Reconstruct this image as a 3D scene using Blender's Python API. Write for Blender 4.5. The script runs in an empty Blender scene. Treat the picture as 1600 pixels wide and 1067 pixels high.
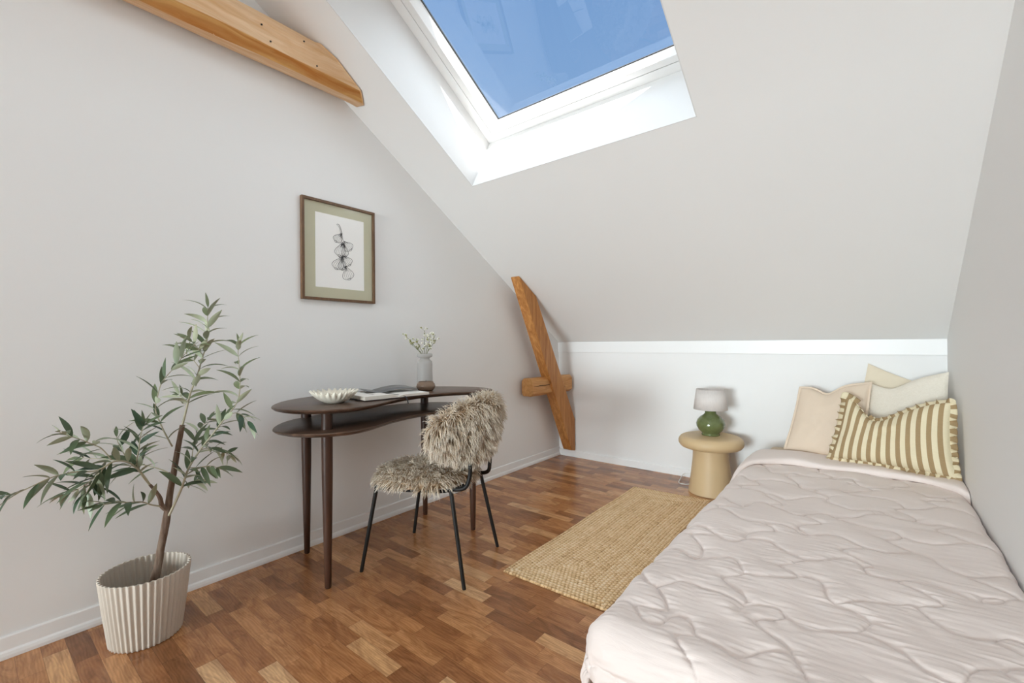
import bpy, math, random
import numpy as np
from mathutils import Vector, Matrix
random.seed(7); RNG = np.random.default_rng(7)
sc = bpy.context.scene
COL = sc.collection
PI = math.pi

# ------------------------------------------------------------------ camera
F_PX, YAW, PITCH, ROLL, CY = 698.71, 0.67674, 0.00259, -0.00830, 533.42
CAM = np.array([2.2908, 0.0, 1.05])
W, D, KZ, SL = 2.629, 3.549, 1.051, 0.624          # right wall x, back wall y, knee wall height, roof slope
c, s = math.cos(YAW), math.sin(YAW)
_r = np.array([c, s, 0]); _f = np.array([-s, c, 0]); _u = np.array([0, 0, 1.0])
FW = _f*math.cos(PITCH) + _u*math.sin(PITCH); UP = _u*math.cos(PITCH) - _f*math.sin(PITCH)
R2 = _r*math.cos(ROLL) + UP*math.sin(ROLL); U2 = UP*math.cos(ROLL) - _r*math.sin(ROLL)
cd = bpy.data.cameras.new('camera'); cam = bpy.data.objects.new('camera', cd); COL.objects.link(cam)
cd.sensor_width = 36; cd.lens = F_PX*36/1600; cd.clip_start = 0.02
cam.matrix_world = Matrix(((R2[0], U2[0], -FW[0], CAM[0]), (R2[1], U2[1], -FW[1], CAM[1]), (R2[2], U2[2], -FW[2], CAM[2]), (0, 0, 0, 1)))
sc.camera = cam

def at_x(px, py, v):
    """the point at distance x = v from the left wall that the photograph shows at a pixel (used to measure the olive's twigs)"""
    d = R2*(px-800)/F_PX + U2*(CY-py)/F_PX + FW
    return CAM + d*(v-CAM[0])/d[0]

# ------------------------------------------------------------------ node helpers
def new_mat(name, color=(.8, .8, .8), rough=.5, spec=.5, metal=0):
    m = bpy.data.materials.new(name); m.use_nodes = True
    b = m.node_tree.nodes['Principled BSDF']
    b.inputs['Base Color'].default_value = (*color, 1); b.inputs['Roughness'].default_value = rough
    b.inputs['Metallic'].default_value = metal; b.inputs['Specular IOR Level'].default_value = spec
    return m
class NT:
    def __init__(s, m): s.t = m.node_tree; s.b = s.t.nodes.get('Principled BSDF'); s.o = s.t.nodes.get('Material Output')
    def n(s, k, **kw):
        x = s.t.nodes.new(k)
        for a, v in kw.items(): setattr(x, a, v)
        return x
    def l(s, a, b): s.t.links.new(a, b)
    def inp(s, sock, v):
        if hasattr(v, 'is_output'): s.l(v, sock)
        else: sock.default_value = v
    def math(s, op, a, b=0, cc=None):
        x = s.n('ShaderNodeMath', operation=op); s.inp(x.inputs[0], a); s.inp(x.inputs[1], b)
        if cc is not None: s.inp(x.inputs[2], cc)
        return x.outputs[0]
    def coord(s, which='Object'): return s.n('ShaderNodeTexCoord').outputs[which]
    def mapping(s, v, scale=(1, 1, 1), loc=(0, 0, 0), rot=(0, 0, 0)):
        x = s.n('ShaderNodeMapping'); s.l(v, x.inputs['Vector']); x.inputs['Scale'].default_value = scale
        s.inp(x.inputs['Location'], loc); x.inputs['Rotation'].default_value = rot; return x.outputs[0]
    def noise(s, v, scale, detail=4, rough=.55, dist=0, out='Fac'):
        x = s.n('ShaderNodeTexNoise'); s.l(v, x.inputs['Vector']); x.inputs['Scale'].default_value = scale
        x.inputs['Detail'].default_value = detail; x.inputs['Roughness'].default_value = rough; x.inputs['Distortion'].default_value = dist
        return x.outputs[out]
    def ramp(s, f, stops, interp='LINEAR'):
        x = s.n('ShaderNodeValToRGB'); s.l(f, x.inputs['Fac']); x.color_ramp.interpolation = interp
        e = x.color_ramp.elements
        while len(e) > 1: e.remove(e[-1])
        e[0].position = stops[0][0]; e[0].color = (*stops[0][1], 1)
        for p, cc in stops[1:]:
            k = e.new(p); k.color = (*cc, 1)
        return x.outputs['Color']
    def mix(s, f, a, b, mode='MIX'):
        x = s.n('ShaderNodeMix', data_type='RGBA', blend_type=mode); s.inp(x.inputs[0], f)
        s.inp(x.inputs[6], a if hasattr(a, 'is_output') else (*a, 1)); s.inp(x.inputs[7], b if hasattr(b, 'is_output') else (*b, 1)); return x.outputs[2]
    def bump(s, h, strength=.3, dist=.01, normal=None):
        x = s.n('ShaderNodeBump'); s.l(h, x.inputs['Height']); x.inputs['Strength'].default_value = strength; x.inputs['Distance'].default_value = dist
        if normal is not None: s.l(normal, x.inputs['Normal'])
        return x.outputs[0]
    def col(s, v): s.l(v, s.b.inputs['Base Color'])
    def nrm(s, v): s.l(v, s.b.inputs['Normal'])

def g3(v): return (v, v, v)
def srgb(r, g, b):
    f = lambda q: ((q/255+.055)/1.055)**2.4 if q > 10 else q/255/12.92
    return (f(r), f(g), f(b))

M = {}
def paint(name, colr, rough=.6, bump=.05):
    m = new_mat(name, colr, rough, .3); t = NT(m)
    n = t.noise(t.coord(), 90, 3); t.nrm(t.bump(n, bump, .002)); M[name] = m
paint('wall_paint', (.83, .828, .82)); paint('ceiling_paint', (.83, .825, .815)); paint('trim_paint', (.86, .86, .855), .35, .02)
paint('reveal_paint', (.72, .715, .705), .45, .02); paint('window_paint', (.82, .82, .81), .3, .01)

# floor: short staves, each with its own tone and grain
m = new_mat('walnut_staves', rough=.3, spec=.5); t = NT(m); M['floor'] = m
sep = t.n('ShaderNodeSeparateXYZ'); t.l(t.coord(), sep.inputs[0]); X_, Y_ = sep.outputs[0], sep.outputs[1]
row = t.math('FLOOR', t.math('DIVIDE', Y_, .0605)); fy = t.math('FRACT', t.math('DIVIDE', Y_, .0605))
wn = t.n('ShaderNodeTexWhiteNoise', noise_dimensions='1D'); t.l(row, wn.inputs['W'])
xl = t.math('ADD', t.math('DIVIDE', X_, .235), t.math('MULTIPLY', wn.outputs['Value'], 7.0))
colm = t.math('FLOOR', xl); fx = t.math('FRACT', xl)
cmb = t.n('ShaderNodeCombineXYZ'); t.l(row, cmb.inputs[0]); t.l(colm, cmb.inputs[1])
wid = t.n('ShaderNodeTexWhiteNoise', noise_dimensions='3D'); t.l(cmb.outputs[0], wid.inputs['Vector'])
sid = t.n('ShaderNodeSeparateColor'); t.l(wid.outputs['Color'], sid.inputs[0])
base = t.ramp(sid.outputs[0], [(0, srgb(146, 98, 62)), (.2, srgb(168, 115, 74)), (.55, srgb(190, 134, 87)), (.8, srgb(204, 150, 101)), (.94, srgb(220, 172, 122)), (1, srgb(228, 186, 140))])
off = t.n('ShaderNodeCombineXYZ'); t.l(t.math('MULTIPLY', sid.outputs[1], 37), off.inputs[0]); t.l(t.math('MULTIPLY', sid.outputs[2], 53), off.inputs[1])
vadd = t.n('ShaderNodeVectorMath', operation='ADD'); t.l(t.coord(), vadd.inputs[0]); t.l(off.outputs[0], vadd.inputs[1])
pv = vadd.outputs[0]
gr = t.noise(t.mapping(pv, (3.0, 11, 1)), 1.5, 6, .62, 2.2)
wv = t.n('ShaderNodeTexWave', wave_type='BANDS', bands_direction='Y'); t.l(t.mapping(pv, (1.3, 5, 1)), wv.inputs['Vector'])
wv.inputs['Scale'].default_value = 7.0; wv.inputs['Distortion'].default_value = 12; wv.inputs['Detail'].default_value = 2; wv.inputs['Detail Scale'].default_value = .7
fine = t.noise(t.mapping(pv, (8, 160, 1)), 1.5, 4, .6)
colr = t.mix(t.ramp(gr, [(.38, g3(0)), (.68, g3(1))]), base, t.mix(1, base, (.58, .52, .48), 'MULTIPLY'))
colr = t.mix(t.math('MULTIPLY', wv.outputs['Fac'], .42), colr, t.mix(1, colr, (.62, .53, .46), 'MULTIPLY'))
colr = t.mix(t.math('MULTIPLY', fine, .28), colr, t.mix(1, colr, (1.5, 1.45, 1.4), 'MULTIPLY'))
ey = t.math('MINIMUM', fy, t.math('SUBTRACT', 1, fy)); ex = t.math('MULTIPLY', t.math('MINIMUM', fx, t.math('SUBTRACT', 1, fx)), 3.9)
gap = t.math('LESS_THAN', t.math('MINIMUM', ey, ex), .011)
colr = t.mix(t.math('MULTIPLY', gap, .45), colr, srgb(60, 38, 25)); t.col(colr)
t.b.inputs['Roughness'].default_value = .24


def wood(name, light, dark, axis='Z', scale=1.0, rough=.5, knots=True, contrast=.6, streak=26):
    m = new_mat(name, rough=rough, spec=.35); t = NT(m); M[name] = m
    sca = {'X': (1.2, streak, streak), 'Y': (streak, 1.2, streak), 'Z': (streak, streak, 1.2)}[axis]
    v = t.coord()
    warp = t.noise(v, 2.2*scale, 3, .5, 0, 'Color')
    vv = t.n('ShaderNodeVectorMath', operation='MULTIPLY_ADD'); t.l(warp, vv.inputs[0]); vv.inputs[1].default_value = (.09, .09, .09); t.l(v, vv.inputs[2])
    g = t.noise(t.mapping(vv.outputs[0], tuple(q*scale for q in sca)), 1.2, 6, .62, .8)
    f2 = t.noise(t.mapping(v, tuple(q*scale*5 if q > 5 else q*2 for q in sca)), 1.0, 4, .6)
    cc = t.ramp(g, [(.5-contrast*.4, dark), (.5, tuple((a+b)/2 for a, b in zip(light, dark))), (.5+contrast*.3, light)])
    cc = t.mix(t.math('MULTIPLY', f2, .45), cc, t.mix(1, cc, g3(.62), 'MULTIPLY'))
    if knots:
        vo = t.n('ShaderNodeTexVoronoi'); t.l(t.mapping(v, (5, 5, 2.2) if axis == 'Z' else (5, 2.2, 5)), vo.inputs['Vector']); vo.inputs['Scale'].default_value = 1.5
        k = t.ramp(vo.outputs['Distance'], [(.0, g3(1)), (.06, g3(.7)), (.12, g3(0))])
        cc = t.mix(k, cc, tuple(q*.35 for q in dark))
    t.col(cc); t.nrm(t.bump(f2, .15, .002)); return m
wood('pine_beam', srgb(242, 210, 172), srgb(218, 166, 112), 'Y', 1.0, .42)
wood('pine_post', srgb(212, 152, 88), srgb(156, 94, 42), 'Z', 1.0, .42)
wood('walnut_dark', srgb(106, 83, 68), srgb(66, 49, 40), 'Y', 1.0, .32, False, .5)
wood('walnut_leg', srgb(84, 56, 42), srgb(52, 33, 24), 'Z', 1.0, .42, False, .5)
wood('frame_wood', srgb(128, 98, 72), srgb(92, 66, 46), 'Z', 2.0, .45, False, .5, 60)

# ------------------------------------------------------------------ mesh helpers
OFFS = {}
class MB:
    def __init__(s): s.v = []; s.f = []; s.m = []; s.n = 0; s.uv = {}
    def add(s, V, Fs, mi=0):
        V = np.asarray(V, float); k = s.n; s.v.append(V); s.n += len(V)
        for q in Fs: s.f.append(tuple(int(i)+k for i in q)); s.m.append(mi)
        return k
    def box(s, a, b, mi=0):
        x0, y0, z0 = a; x1, y1, z1 = b
        s.add([(x0, y0, z0), (x1, y0, z0), (x1, y1, z0), (x0, y1, z0), (x0, y0, z1), (x1, y0, z1), (x1, y1, z1), (x0, y1, z1)],
              [(0, 3, 2, 1), (4, 5, 6, 7), (0, 1, 5, 4), (1, 2, 6, 5), (2, 3, 7, 6), (3, 0, 4, 7)], mi)
    def hexa(s, P, mi=0):      # 8 corners: bottom 4 then top 4
        s.add(P, [(0, 3, 2, 1), (4, 5, 6, 7), (0, 1, 5, 4), (1, 2, 6, 5), (2, 3, 7, 6), (3, 0, 4, 7)], mi)
    def prism(s, poly, ext, mi=0):   # planar polygon (list of 3D), extruded by a vector
        n = len(poly); P = np.asarray(poly, float); Q = P + np.asarray(ext, float)
        s.add(np.vstack([P, Q]), [tuple(range(n-1, -1, -1)), tuple(range(n, 2*n))] + [(i, (i+1) % n, n+(i+1) % n, n+i) for i in range(n)], mi)
    def tube(s, pts, rad, seg=10, mi=0, cap=True):
        P = np.asarray(pts, float); n = len(P); rad = np.broadcast_to(np.asarray(rad, float), (n,))
        T = np.gradient(P, axis=0); T /= np.linalg.norm(T, axis=1)[:, None]+1e-12
        a = np.array([0, 0, 1.0]) if abs(T[0][2]) < .9 else np.array([1.0, 0, 0])
        N = np.cross(T[0], a); N /= np.linalg.norm(N); V = []
        for i in range(n):
            N = N - T[i]*(N@T[i]); N /= np.linalg.norm(N)+1e-12; B = np.cross(T[i], N)
            for k in range(seg):
                th = 2*PI*k/seg; V.append(P[i]+rad[i]*(N*math.cos(th)+B*math.sin(th)))
        Fs = [(i*seg+k, i*seg+(k+1) % seg, (i+1)*seg+(k+1) % seg, (i+1)*seg+k) for i in range(n-1) for k in range(seg)]
        if cap: Fs += [tuple(range(seg-1, -1, -1)), tuple((n-1)*seg+k for k in range(seg))]
        s.add(V, Fs, mi)
    def lathe(s, prof, centre, seg=48, mi=0):   # profile [(r,z)...], closed at r=0 ends
        cx, cy, cz = centre; V = []; n = len(prof)
        for r, z in prof:
            for k in range(seg):
                th = 2*PI*k/seg; V.append((cx+r*math.cos(th), cy+r*math.sin(th), cz+z))
        Fs = [(i*seg+k, i*seg+(k+1) % seg, (i+1)*seg+(k+1) % seg, (i+1)*seg+k) for i in range(n-1) for k in range(seg)]
        if prof[0][0] > 1e-6 and prof[0][0] < 900: pass
        s.add(V, Fs, mi)
    def grid(s, G, mi=0, closeu=False):   # G: (nu, nv, 3)
        nu, nv = G.shape[:2]; k = s.add(G.reshape(-1, 3), [], mi)
        for i in range(nu if closeu else nu-1):
            i2 = (i+1) % nu
            for j in range(nv-1):
                s.f.append((k+i*nv+j, k+i2*nv+j, k+i2*nv+j+1, k+i*nv+j+1)); s.m.append(mi)
        return k
    def build(s, name, mats, parent=None, smooth=False, bevel=0, seg=2, subsurf=0, solid=0, uv=None, angle=None):
        me = bpy.data.meshes.new(name); V = np.vstack(s.v)
        loc = np.array(parent.location) if parent is not None else np.zeros(3)
        if parent is not None and parent.name in OFFS: loc = OFFS[parent.name]
        me.from_pydata((V-loc).tolist(), [], s.f); 
        for mm in (mats if isinstance(mats, (list, tuple)) else [mats]): me.materials.append(M[mm] if isinstance(mm, str) else mm)
        me.polygons.foreach_set('material_index', s.m)
        if smooth: me.polygons.foreach_set('use_smooth', [True]*len(s.f))
        if uv is not None:
            lay = me.uv_layers.new(name='UVMap'); li = np.zeros(len(me.loops), int); me.loops.foreach_get('vertex_index', li)
            lay.data.foreach_set('uv', np.asarray(uv, float)[li].ravel())
        me.update(); o = bpy.data.objects.new(name, me); COL.objects.link(o)
        if parent is not None: o.parent = parent; OFFS[o.name] = loc
        if solid: md = o.modifiers.new('thickness', 'SOLIDIFY'); md.thickness = solid; md.offset = -1
        if bevel: md = o.modifiers.new('bevel', 'BEVEL'); md.width = bevel; md.segments = seg; md.limit_method = 'ANGLE'; md.angle_limit = .6
        if subsurf: md = o.modifiers.new('sub', 'SUBSURF'); md.levels = subsurf; md.render_levels = subsurf
        if smooth and angle: 
            try: me.set_sharp_from_angle(angle=angle)
            except Exception: pass
        return o
def thing(name, label, cat, loc, group=None):
    o = bpy.data.objects.new(name, None); o.empty_display_size = .05; COL.objects.link(o); o.location = loc
    tag(o, label, cat, group); return o
def tag(o, label, cat, group=None):
    o['label'] = label; o['category'] = cat; o['kind'] = 'thing'
    if group: o['group'] = group
def struct(name, mb, mat, **k):
    o = mb.build(name, mat, **k)
    if o.parent is None: o['kind'] = 'structure'
    return o
def catmull(P, n, closed=False):
    P = np.asarray(P, float); m_ = len(P); out = []
    rng = range(m_) if closed else range(m_-1)
    for i in rng:
        g = (lambda j: P[j % m_]) if closed else (lambda j: P[min(max(j, 0), m_-1)])
        p0, p1, p2, p3 = g(i-1), g(i), g(i+1), g(i+2)
        for k in range(n):
            q = k/n; out.append(.5*((2*p1)+(-p0+p2)*q+(2*p0-5*p1+4*p2-p3)*q*q+(-p0+3*p1-3*p2+p3)*q**3))
    if not closed: out.append(P[-1])
    return np.array(out)
def sstep(x, a, b):
    q = np.clip((np.asarray(x, float)-a)/(b-a), 0, 1); return q*q*(3-2*q)
def vnoise(x, y, seed=0):      # smooth value noise
    x = np.asarray(x, float); y = np.asarray(y, float); xi = np.floor(x).astype(int); yi = np.floor(y).astype(int); fx = x-xi; fy = y-yi
    fx = fx*fx*(3-2*fx); fy = fy*fy*(3-2*fy)
    h = lambda a, b: np.modf(np.abs(np.sin((a*127.1+b*311.7+seed*74.7))*43758.5453))[0]
    return (h(xi, yi)*(1-fx)+h(xi+1, yi)*fx)*(1-fy)+(h(xi, yi+1)*(1-fx)+h(xi+1, yi+1)*fx)*fy

# ------------------------------------------------------------------ room shell
YR, YB = 0.15, -7.0                                   # ridge and rear wall
ZR = KZ+SL*(D-YR)
roofz = lambda y: KZ+SL*(D-y) if y > YR else ZR
T = .12
mb = MB(); mb.box((-T, YB-T, -T), (W+T, D+T, 0)); struct('floor', mb, 'floor')
def gable(x0, x1, name):
    mb = MB(); top = .3
    mb.prism([(x0, YB-T, 0), (x0, D+T, 0), (x0, D+T, KZ+.25), (x0, D, KZ+top*.9), (x0, YR, ZR+top), (x0, YB-T, roofz(YB)+top)], (x1-x0, 0, 0)); struct(name, mb, 'wall_paint')
gable(-T, 0, 'wall_left'); gable(W, W+T, 'wall_right')
mb = MB(); mb.box((0, D, 0), (W, D+T, KZ+.02)); struct('wall_back', mb, 'wall_paint')
# rear wall behind the viewpoint, with an added window opening for the fill lamp
mb = MB(); zr = roofz(YB)
mb.box((0, YB-T, 0), (.1, YB, zr)); mb.box((2.46, YB-T, 0), (W, YB, zr)); mb.box((.1, YB-T, 0), (2.46, YB, .35)); mb.box((.1, YB-T, 1.98), (2.46, YB, zr+.02)); struct('wall_rear', mb, 'wall_paint')
mb = MB(); mb.box((0, -2.6, 0), (.1, -2.48, zr)); mb.box((2.5, -2.6, 0), (W, -2.48, zr)); mb.box((.1, -2.6, 1.98), (2.5, -2.48, zr+.02)); struct('wall_blocker', mb, 'wall_paint')  # unseen wall added so its lintel cuts rear fill off the skylight lining
mb = MB()
for a, b in (((.1, YB-.10, .35), (.15, YB-.05, 1.98)), ((2.41, YB-.10, .35), (2.46, YB-.05, 1.98)), ((.15, YB-.10, .35), (2.41, YB-.05, .41)), ((.15, YB-.10, 1.92), (2.41, YB-.05, 1.98))): mb.box(a, b)
struct('window_fill', mb, 'window_paint', bevel=.004)  # frame of the added, unseen rear opening

# sloping ceiling with the skylight shaft
NRM = np.array([0, .624, 1.0])/math.hypot(.624, 1)    # outward normal of the roof
SDIR = np.array([0, -1, .624])/math.hypot(.624, 1)    # up the slope
def rp(x, y, off=0): return np.array([x, y, KZ+SL*(D-y)]) + NRM*off     # a point on the ceiling plane, pushed outwards
def fp(x, sl, off):      # window coordinates: sl metres up the slope from the lower lining edge, off metres outwards
    return np.array([x, 2.0, KZ+SL*(D-2.0)]) + SDIR*sl + NRM*off
XL, XR, YT0, YT1 = .381, 1.710, 2.0, .62
OFF, LEN, WSL, XRW = .355, 1.0, .031, 1.752
mb = MB(); th = .10
def slab(x0, x1, ya, yb):
    P = [rp(x0, ya), rp(x1, ya), rp(x1, yb), rp(x0, yb)]; mb.hexa([*P, *[p+NRM*th for p in P]])
LT = .004; slab(-.02, W+.02, D+.03, YT0+LT*.848); slab(-.02, XL-LT, YT0+LT*.848, YT1); slab(XR+LT, W+.02, YT0+LT*.848, YT1); slab(-.02, W+.02, YT1, YR)
struct('ceiling', mb, 'ceiling_paint')
# opposite slope behind the viewpoint
mb = MB(); P = [np.array([-.02, YR, ZR]), np.array([W+.02, YR, ZR]), np.array([W+.02, YB-T, roofz(YB-T)]), np.array([-.02, YB-T, roofz(YB-T)])]
mb.hexa([*P, *[p+np.array([0, 0, .12]) for p in P]]); struct('ceiling_rear', mb, 'ceiling_paint')
# shaft lining: four boards round the opening (the upper one lies level)
mb = MB(); lt = .004
a0, a1 = fp(0, 0, 0)[1:], fp(0, 0, OFF+.12)[1:]; b0 = rp(0, YT1)[1:]; b1 = fp(0, LEN, OFF)[1:]; b2 = fp(0, LEN, OFF+.12)[1:]
def lining(x_in, x_out, dx):      # side board from the ceiling to the window; dx is its thickness
    P = [(x_in, *a0), (x_out, *fp(0, WSL, OFF)[1:]), (x_out, *fp(0, WSL, OFF+.12)[1:]), (x_out, *b2), (x_out, *b1), (x_in, *b0)]
    Q = [(x+dx, y, z) for x, y, z in P]; fan = [(0, 1, 5), (1, 4, 5), (1, 2, 3), (1, 3, 4)]
    mb.add(P+Q, fan+[tuple(k+6 for k in reversed(f_)) for f_ in fan]+[(k, (k+1) % 6, (k+1) % 6+6, k+6) for k in range(6)])
lining(XL, XL, -lt); lining(XR, XRW, lt)
e = -SDIR*lt; B0 = [fp(XL-lt, 0, 0), fp(XR+lt, 0, 0)]; B1 = [fp(XL-lt, WSL, OFF), fp(XRW+lt, WSL, OFF)]; B2 = [fp(XL-lt, WSL, OFF+.12), fp(XRW+lt, WSL, OFF+.12)]
mb.hexa([B0[0]+e, B0[1]+e, B0[1], B0[0], B1[0]+e, B1[1]+e, B1[1], B1[0]]); mb.hexa([B1[0]+e, B1[1]+e, B1[1], B1[0], B2[0]+e, B2[1]+e, B2[1], B2[0]])
u = np.array([0, 0, lt]); yy, zz = b1; q0 = np.array([0, b0[0], b0[1]]); q1 = np.array([0, yy, zz])
mb.hexa([q0+[XL-lt, 0, 0], q0+[XR+lt, 0, 0], q1+[XRW+lt, 0, 0], q1+[XL-lt, 0, 0], q0+u+[XL-lt, 0, 0], q0+u+[XR+lt, 0, 0], q1+u+[XRW+lt, 0, 0], q1+u+[XL-lt, 0, 0]])
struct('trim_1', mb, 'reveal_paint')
# skylight window: fixed frame, sash, gasket, pane
def ring(mb, i0, o0, i1, o1, mi=0):
    """rectangular ring: outer rectangle at inset/offset o0, inner at i0 ... each = (inset, off)"""
    def rect(ins, off): return [fp(XL+ins, WSL+.78*ins, off), fp(XRW-ins, WSL+.78*ins, off), fp(XRW-ins, LEN-ins, off), fp(XL+ins, LEN-ins, off)]
    loops = [rect(*q) for q in (o0, i0, i1, o1)]; V = np.vstack(loops); Fs = []
    for a in range(4):
        b = (a+1) % 4
        for k in range(4):
            k2 = (k+1) % 4; Fs.append((a*4+k, a*4+k2, b*4+k2, b*4+k))
    mb.add(V, Fs, mi)
win = MB(); ring(win, (.058, OFF), (0, OFF), (.058, OFF+.10), (0, OFF+.10)); win = struct('window_1', win, 'window_paint', bevel=.002)
mb = MB(); ring(mb, (.106, OFF-.006), (.062, OFF-.002), (.130, OFF+.045), (.062, OFF+.07)); o = mb.build('sash', 'window_paint', win, bevel=.002)
M['gasket'] = new_mat('gasket', (.03, .03, .03), .5)
mb = MB(); ring(mb, (.135, OFF+.043), (.128, OFF+.043), (.135, OFF+.05), (.128, OFF+.05)); mb.build('gasket', 'gasket', win)
# pane with faint dirt
m = bpy.data.materials.new('pane_glass'); m.use_nodes = True; t = NT(m); t.t.nodes.remove(t.b); M['pane'] = m
tr = t.n('ShaderNodeBsdfTransparent'); tr.inputs[0].default_value = (.94, .95, .96, 1); gl = t.n('ShaderNodeBsdfGlossy'); gl.inputs['Roughness'].default_value = .0
fr = t.n('ShaderNodeLayerWeight'); fr.inputs['Blend'].default_value = .5; frf = t.math('ADD', .11, t.math('MULTIPLY', t.math('POWER', fr.outputs['Facing'], 5), .95))
mx = t.n('ShaderNodeMixShader'); t.l(frf, mx.inputs[0]); t.l(tr.outputs[0], mx.inputs[1]); t.l(gl.outputs[0], mx.inputs[2])
df = t.n('ShaderNodeBsdfDiffuse'); df.inputs[0].default_value = (.35, .36, .38, 1)
sp = t.noise(t.coord(), 34, 6, .7); dirt = t.math('MULTIPLY', t.math('GREATER_THAN', sp, .72), .25)
mx2 = t.n('ShaderNodeMixShader'); t.l(dirt, mx2.inputs[0]); t.l(mx.outputs[0], mx2.inputs[1]); t.l(df.outputs[0], mx2.inputs[2]); t.l(mx2.outputs[0], t.o.inputs[0])
mb = MB(); g = .127; P = [fp(XL+g, WSL+.78*g, OFF+.047), fp(XRW-g, WSL+.78*g, OFF+.047), fp(XRW-g, LEN-g, OFF+.047), fp(XL+g, LEN-g, OFF+.047)]
mb.add(P, [(0, 1, 2, 3)]); mb.build('pane', 'pane', win)

# baseboards and the trim board along the knee wall
def profile_run(name, prof, p0, p1, inward):
    p0 = np.array(p0, float); p1 = np.array(p1, float); inward = np.array(inward, float); mb = MB()
    mb.prism([p0+inward*a+np.array([0, 0, z]) for a, z in prof], p1-p0); return struct(name, mb, 'trim_paint', bevel=.0015)
bprof = [(0, 0), (.019, 0), (.019, .012), (.016, .022), (.010, .027), (.009, .070), (.006, .075), (0, .075)]
profile_run('baseboard_left', bprof, (0, YB, 0), (0, D, 0), (1, 0, 0))
profile_run('baseboard_back', [(0, 0), (.012, 0), (.012, .05), (.009, .056), (0, .058)], (0, D, 0), (W, D, 0), (0, -1, 0))
profile_run('baseboard_right', bprof, (W, YB, 0), (W, D, 0), (-1, 0, 0))
mb = MB(); mb.box((0, D-.012, .957), (W, D, KZ)); struct('trim_2', mb, 'trim_paint', bevel=.002)

# ------------------------------------------------------------------ timbers
bm_ = thing('ceiling_beam', 'pale pine collar beam running along the wall up to the sloping ceiling', 'beam', (.1, .4, 2.38))
sect = [(.028, 2.402), (.048, 2.383), (.112, 2.377), (.166, 2.408), (.184, 2.50), (.166, 2.545), (.10, 2.57), (.028, 2.57)]
mb = MB(); nst = 40; G = []
for i in range(nst+1):
    row_ = []
    for k, (x, z) in enumerate(sect):
        yend = D-(z-KZ)/SL-.002-(.012*SL)
        y = -1.2+(yend+1.2)*i/nst
        w_ = .003*math.sin(y*5+k*1.3)+.002*math.sin(y*11+k*2.1)
        row_.append((max(x+w_*(x > .05), .004), y, z+w_*.6))
    G.append(row_)
G = np.array(G); n = len(sect); k = mb.add(G.reshape(-1, 3), [])
for i in range(nst):
    for j in range(n): mb.f.append((i*n+j, i*n+(j+1) % n, (i+1)*n+(j+1) % n, (i+1)*n+j)); mb.m.append(1 if j == 2 else 0)
mb.f.append(tuple(range(n))); mb.m.append(0); mb.f.append(tuple(nst*n+j for j in range(n-1, -1, -1))); mb.m.append(0)
wood('pine_heart', srgb(230, 182, 114), srgb(194, 126, 60), 'Y', .8, .42, False, .35, 14)
mb.build('timber', ['pine_beam', 'pine_heart'], bm_, bevel=.006, seg=2)
M['nail'] = new_mat('nail', (.03, .02, .015), .6)
for y, x, z in ((.62, .186, 2.47), (.86, .183, 2.478), (.9, .178, 2.425), (1.05, .186, 2.5), (1.12, .174, 2.42), (.4, .186, 2.45)):
    mb = MB(); mb.lathe([(0, -.003), (.004, -.002), (.004, .002), (0, .003)], (x, y, z), 10); mb.build('nail', 'nail', bm_, smooth=True)

br = thing('timber_brace', 'leaning pine brace in the wall corner with a short cross timber notched through it', 'timber', (.13, 3.2, .0))
ytop = lambda y: KZ+SL*(D-y)-.002
mb = MB(); mb.prism([(.092, 2.722, ytop(2.722)), (.092, 2.946, ytop(2.946)), (.092, D-.014, .35), (.092, D-.014, .062), (.092, 3.47, .078)], (.088, 0, 0))
mb.build('post', 'pine_post', br, bevel=.006, seg=2)
wood('pine_cross', srgb(218, 164, 104), srgb(178, 118, 60), 'Y', 1.0, .42)
mb = MB(); oct_ = lambda x0, x1, y: [(x0+.012, y, .607), (x1-.03, y, .605), (x1, y, .63), (x1, y, .73), (x1-.022, y, .757), (x0+.02, y, .755), (x0, y, .73), (x0, y, .635)]
A, B = oct_(.030, .150, 2.936), oct_(.05, .176, 3.50); n = 8
mb.add(A+B, [tuple(range(n)), tuple(range(2*n-1, n-1, -1))]+[(j, n+j, n+(j+1) % n, (j+1) % n) for j in range(n)])
mb.build('cross_timber', 'pine_cross', br, bevel=.006, seg=2)
M['crack'] = new_mat('crack', (.05, .025, .01), .8)
mb = MB(); mb.tube([(.151, 2.95, .688), (.155, 3.03, .693), (.160, 3.10, .690), (.164, 3.18, .698)], [.0015, .003, .003, .002], 6); mb.build('crack', 'crack', br)
# gap between the cross timber and the far side of the post

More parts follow.
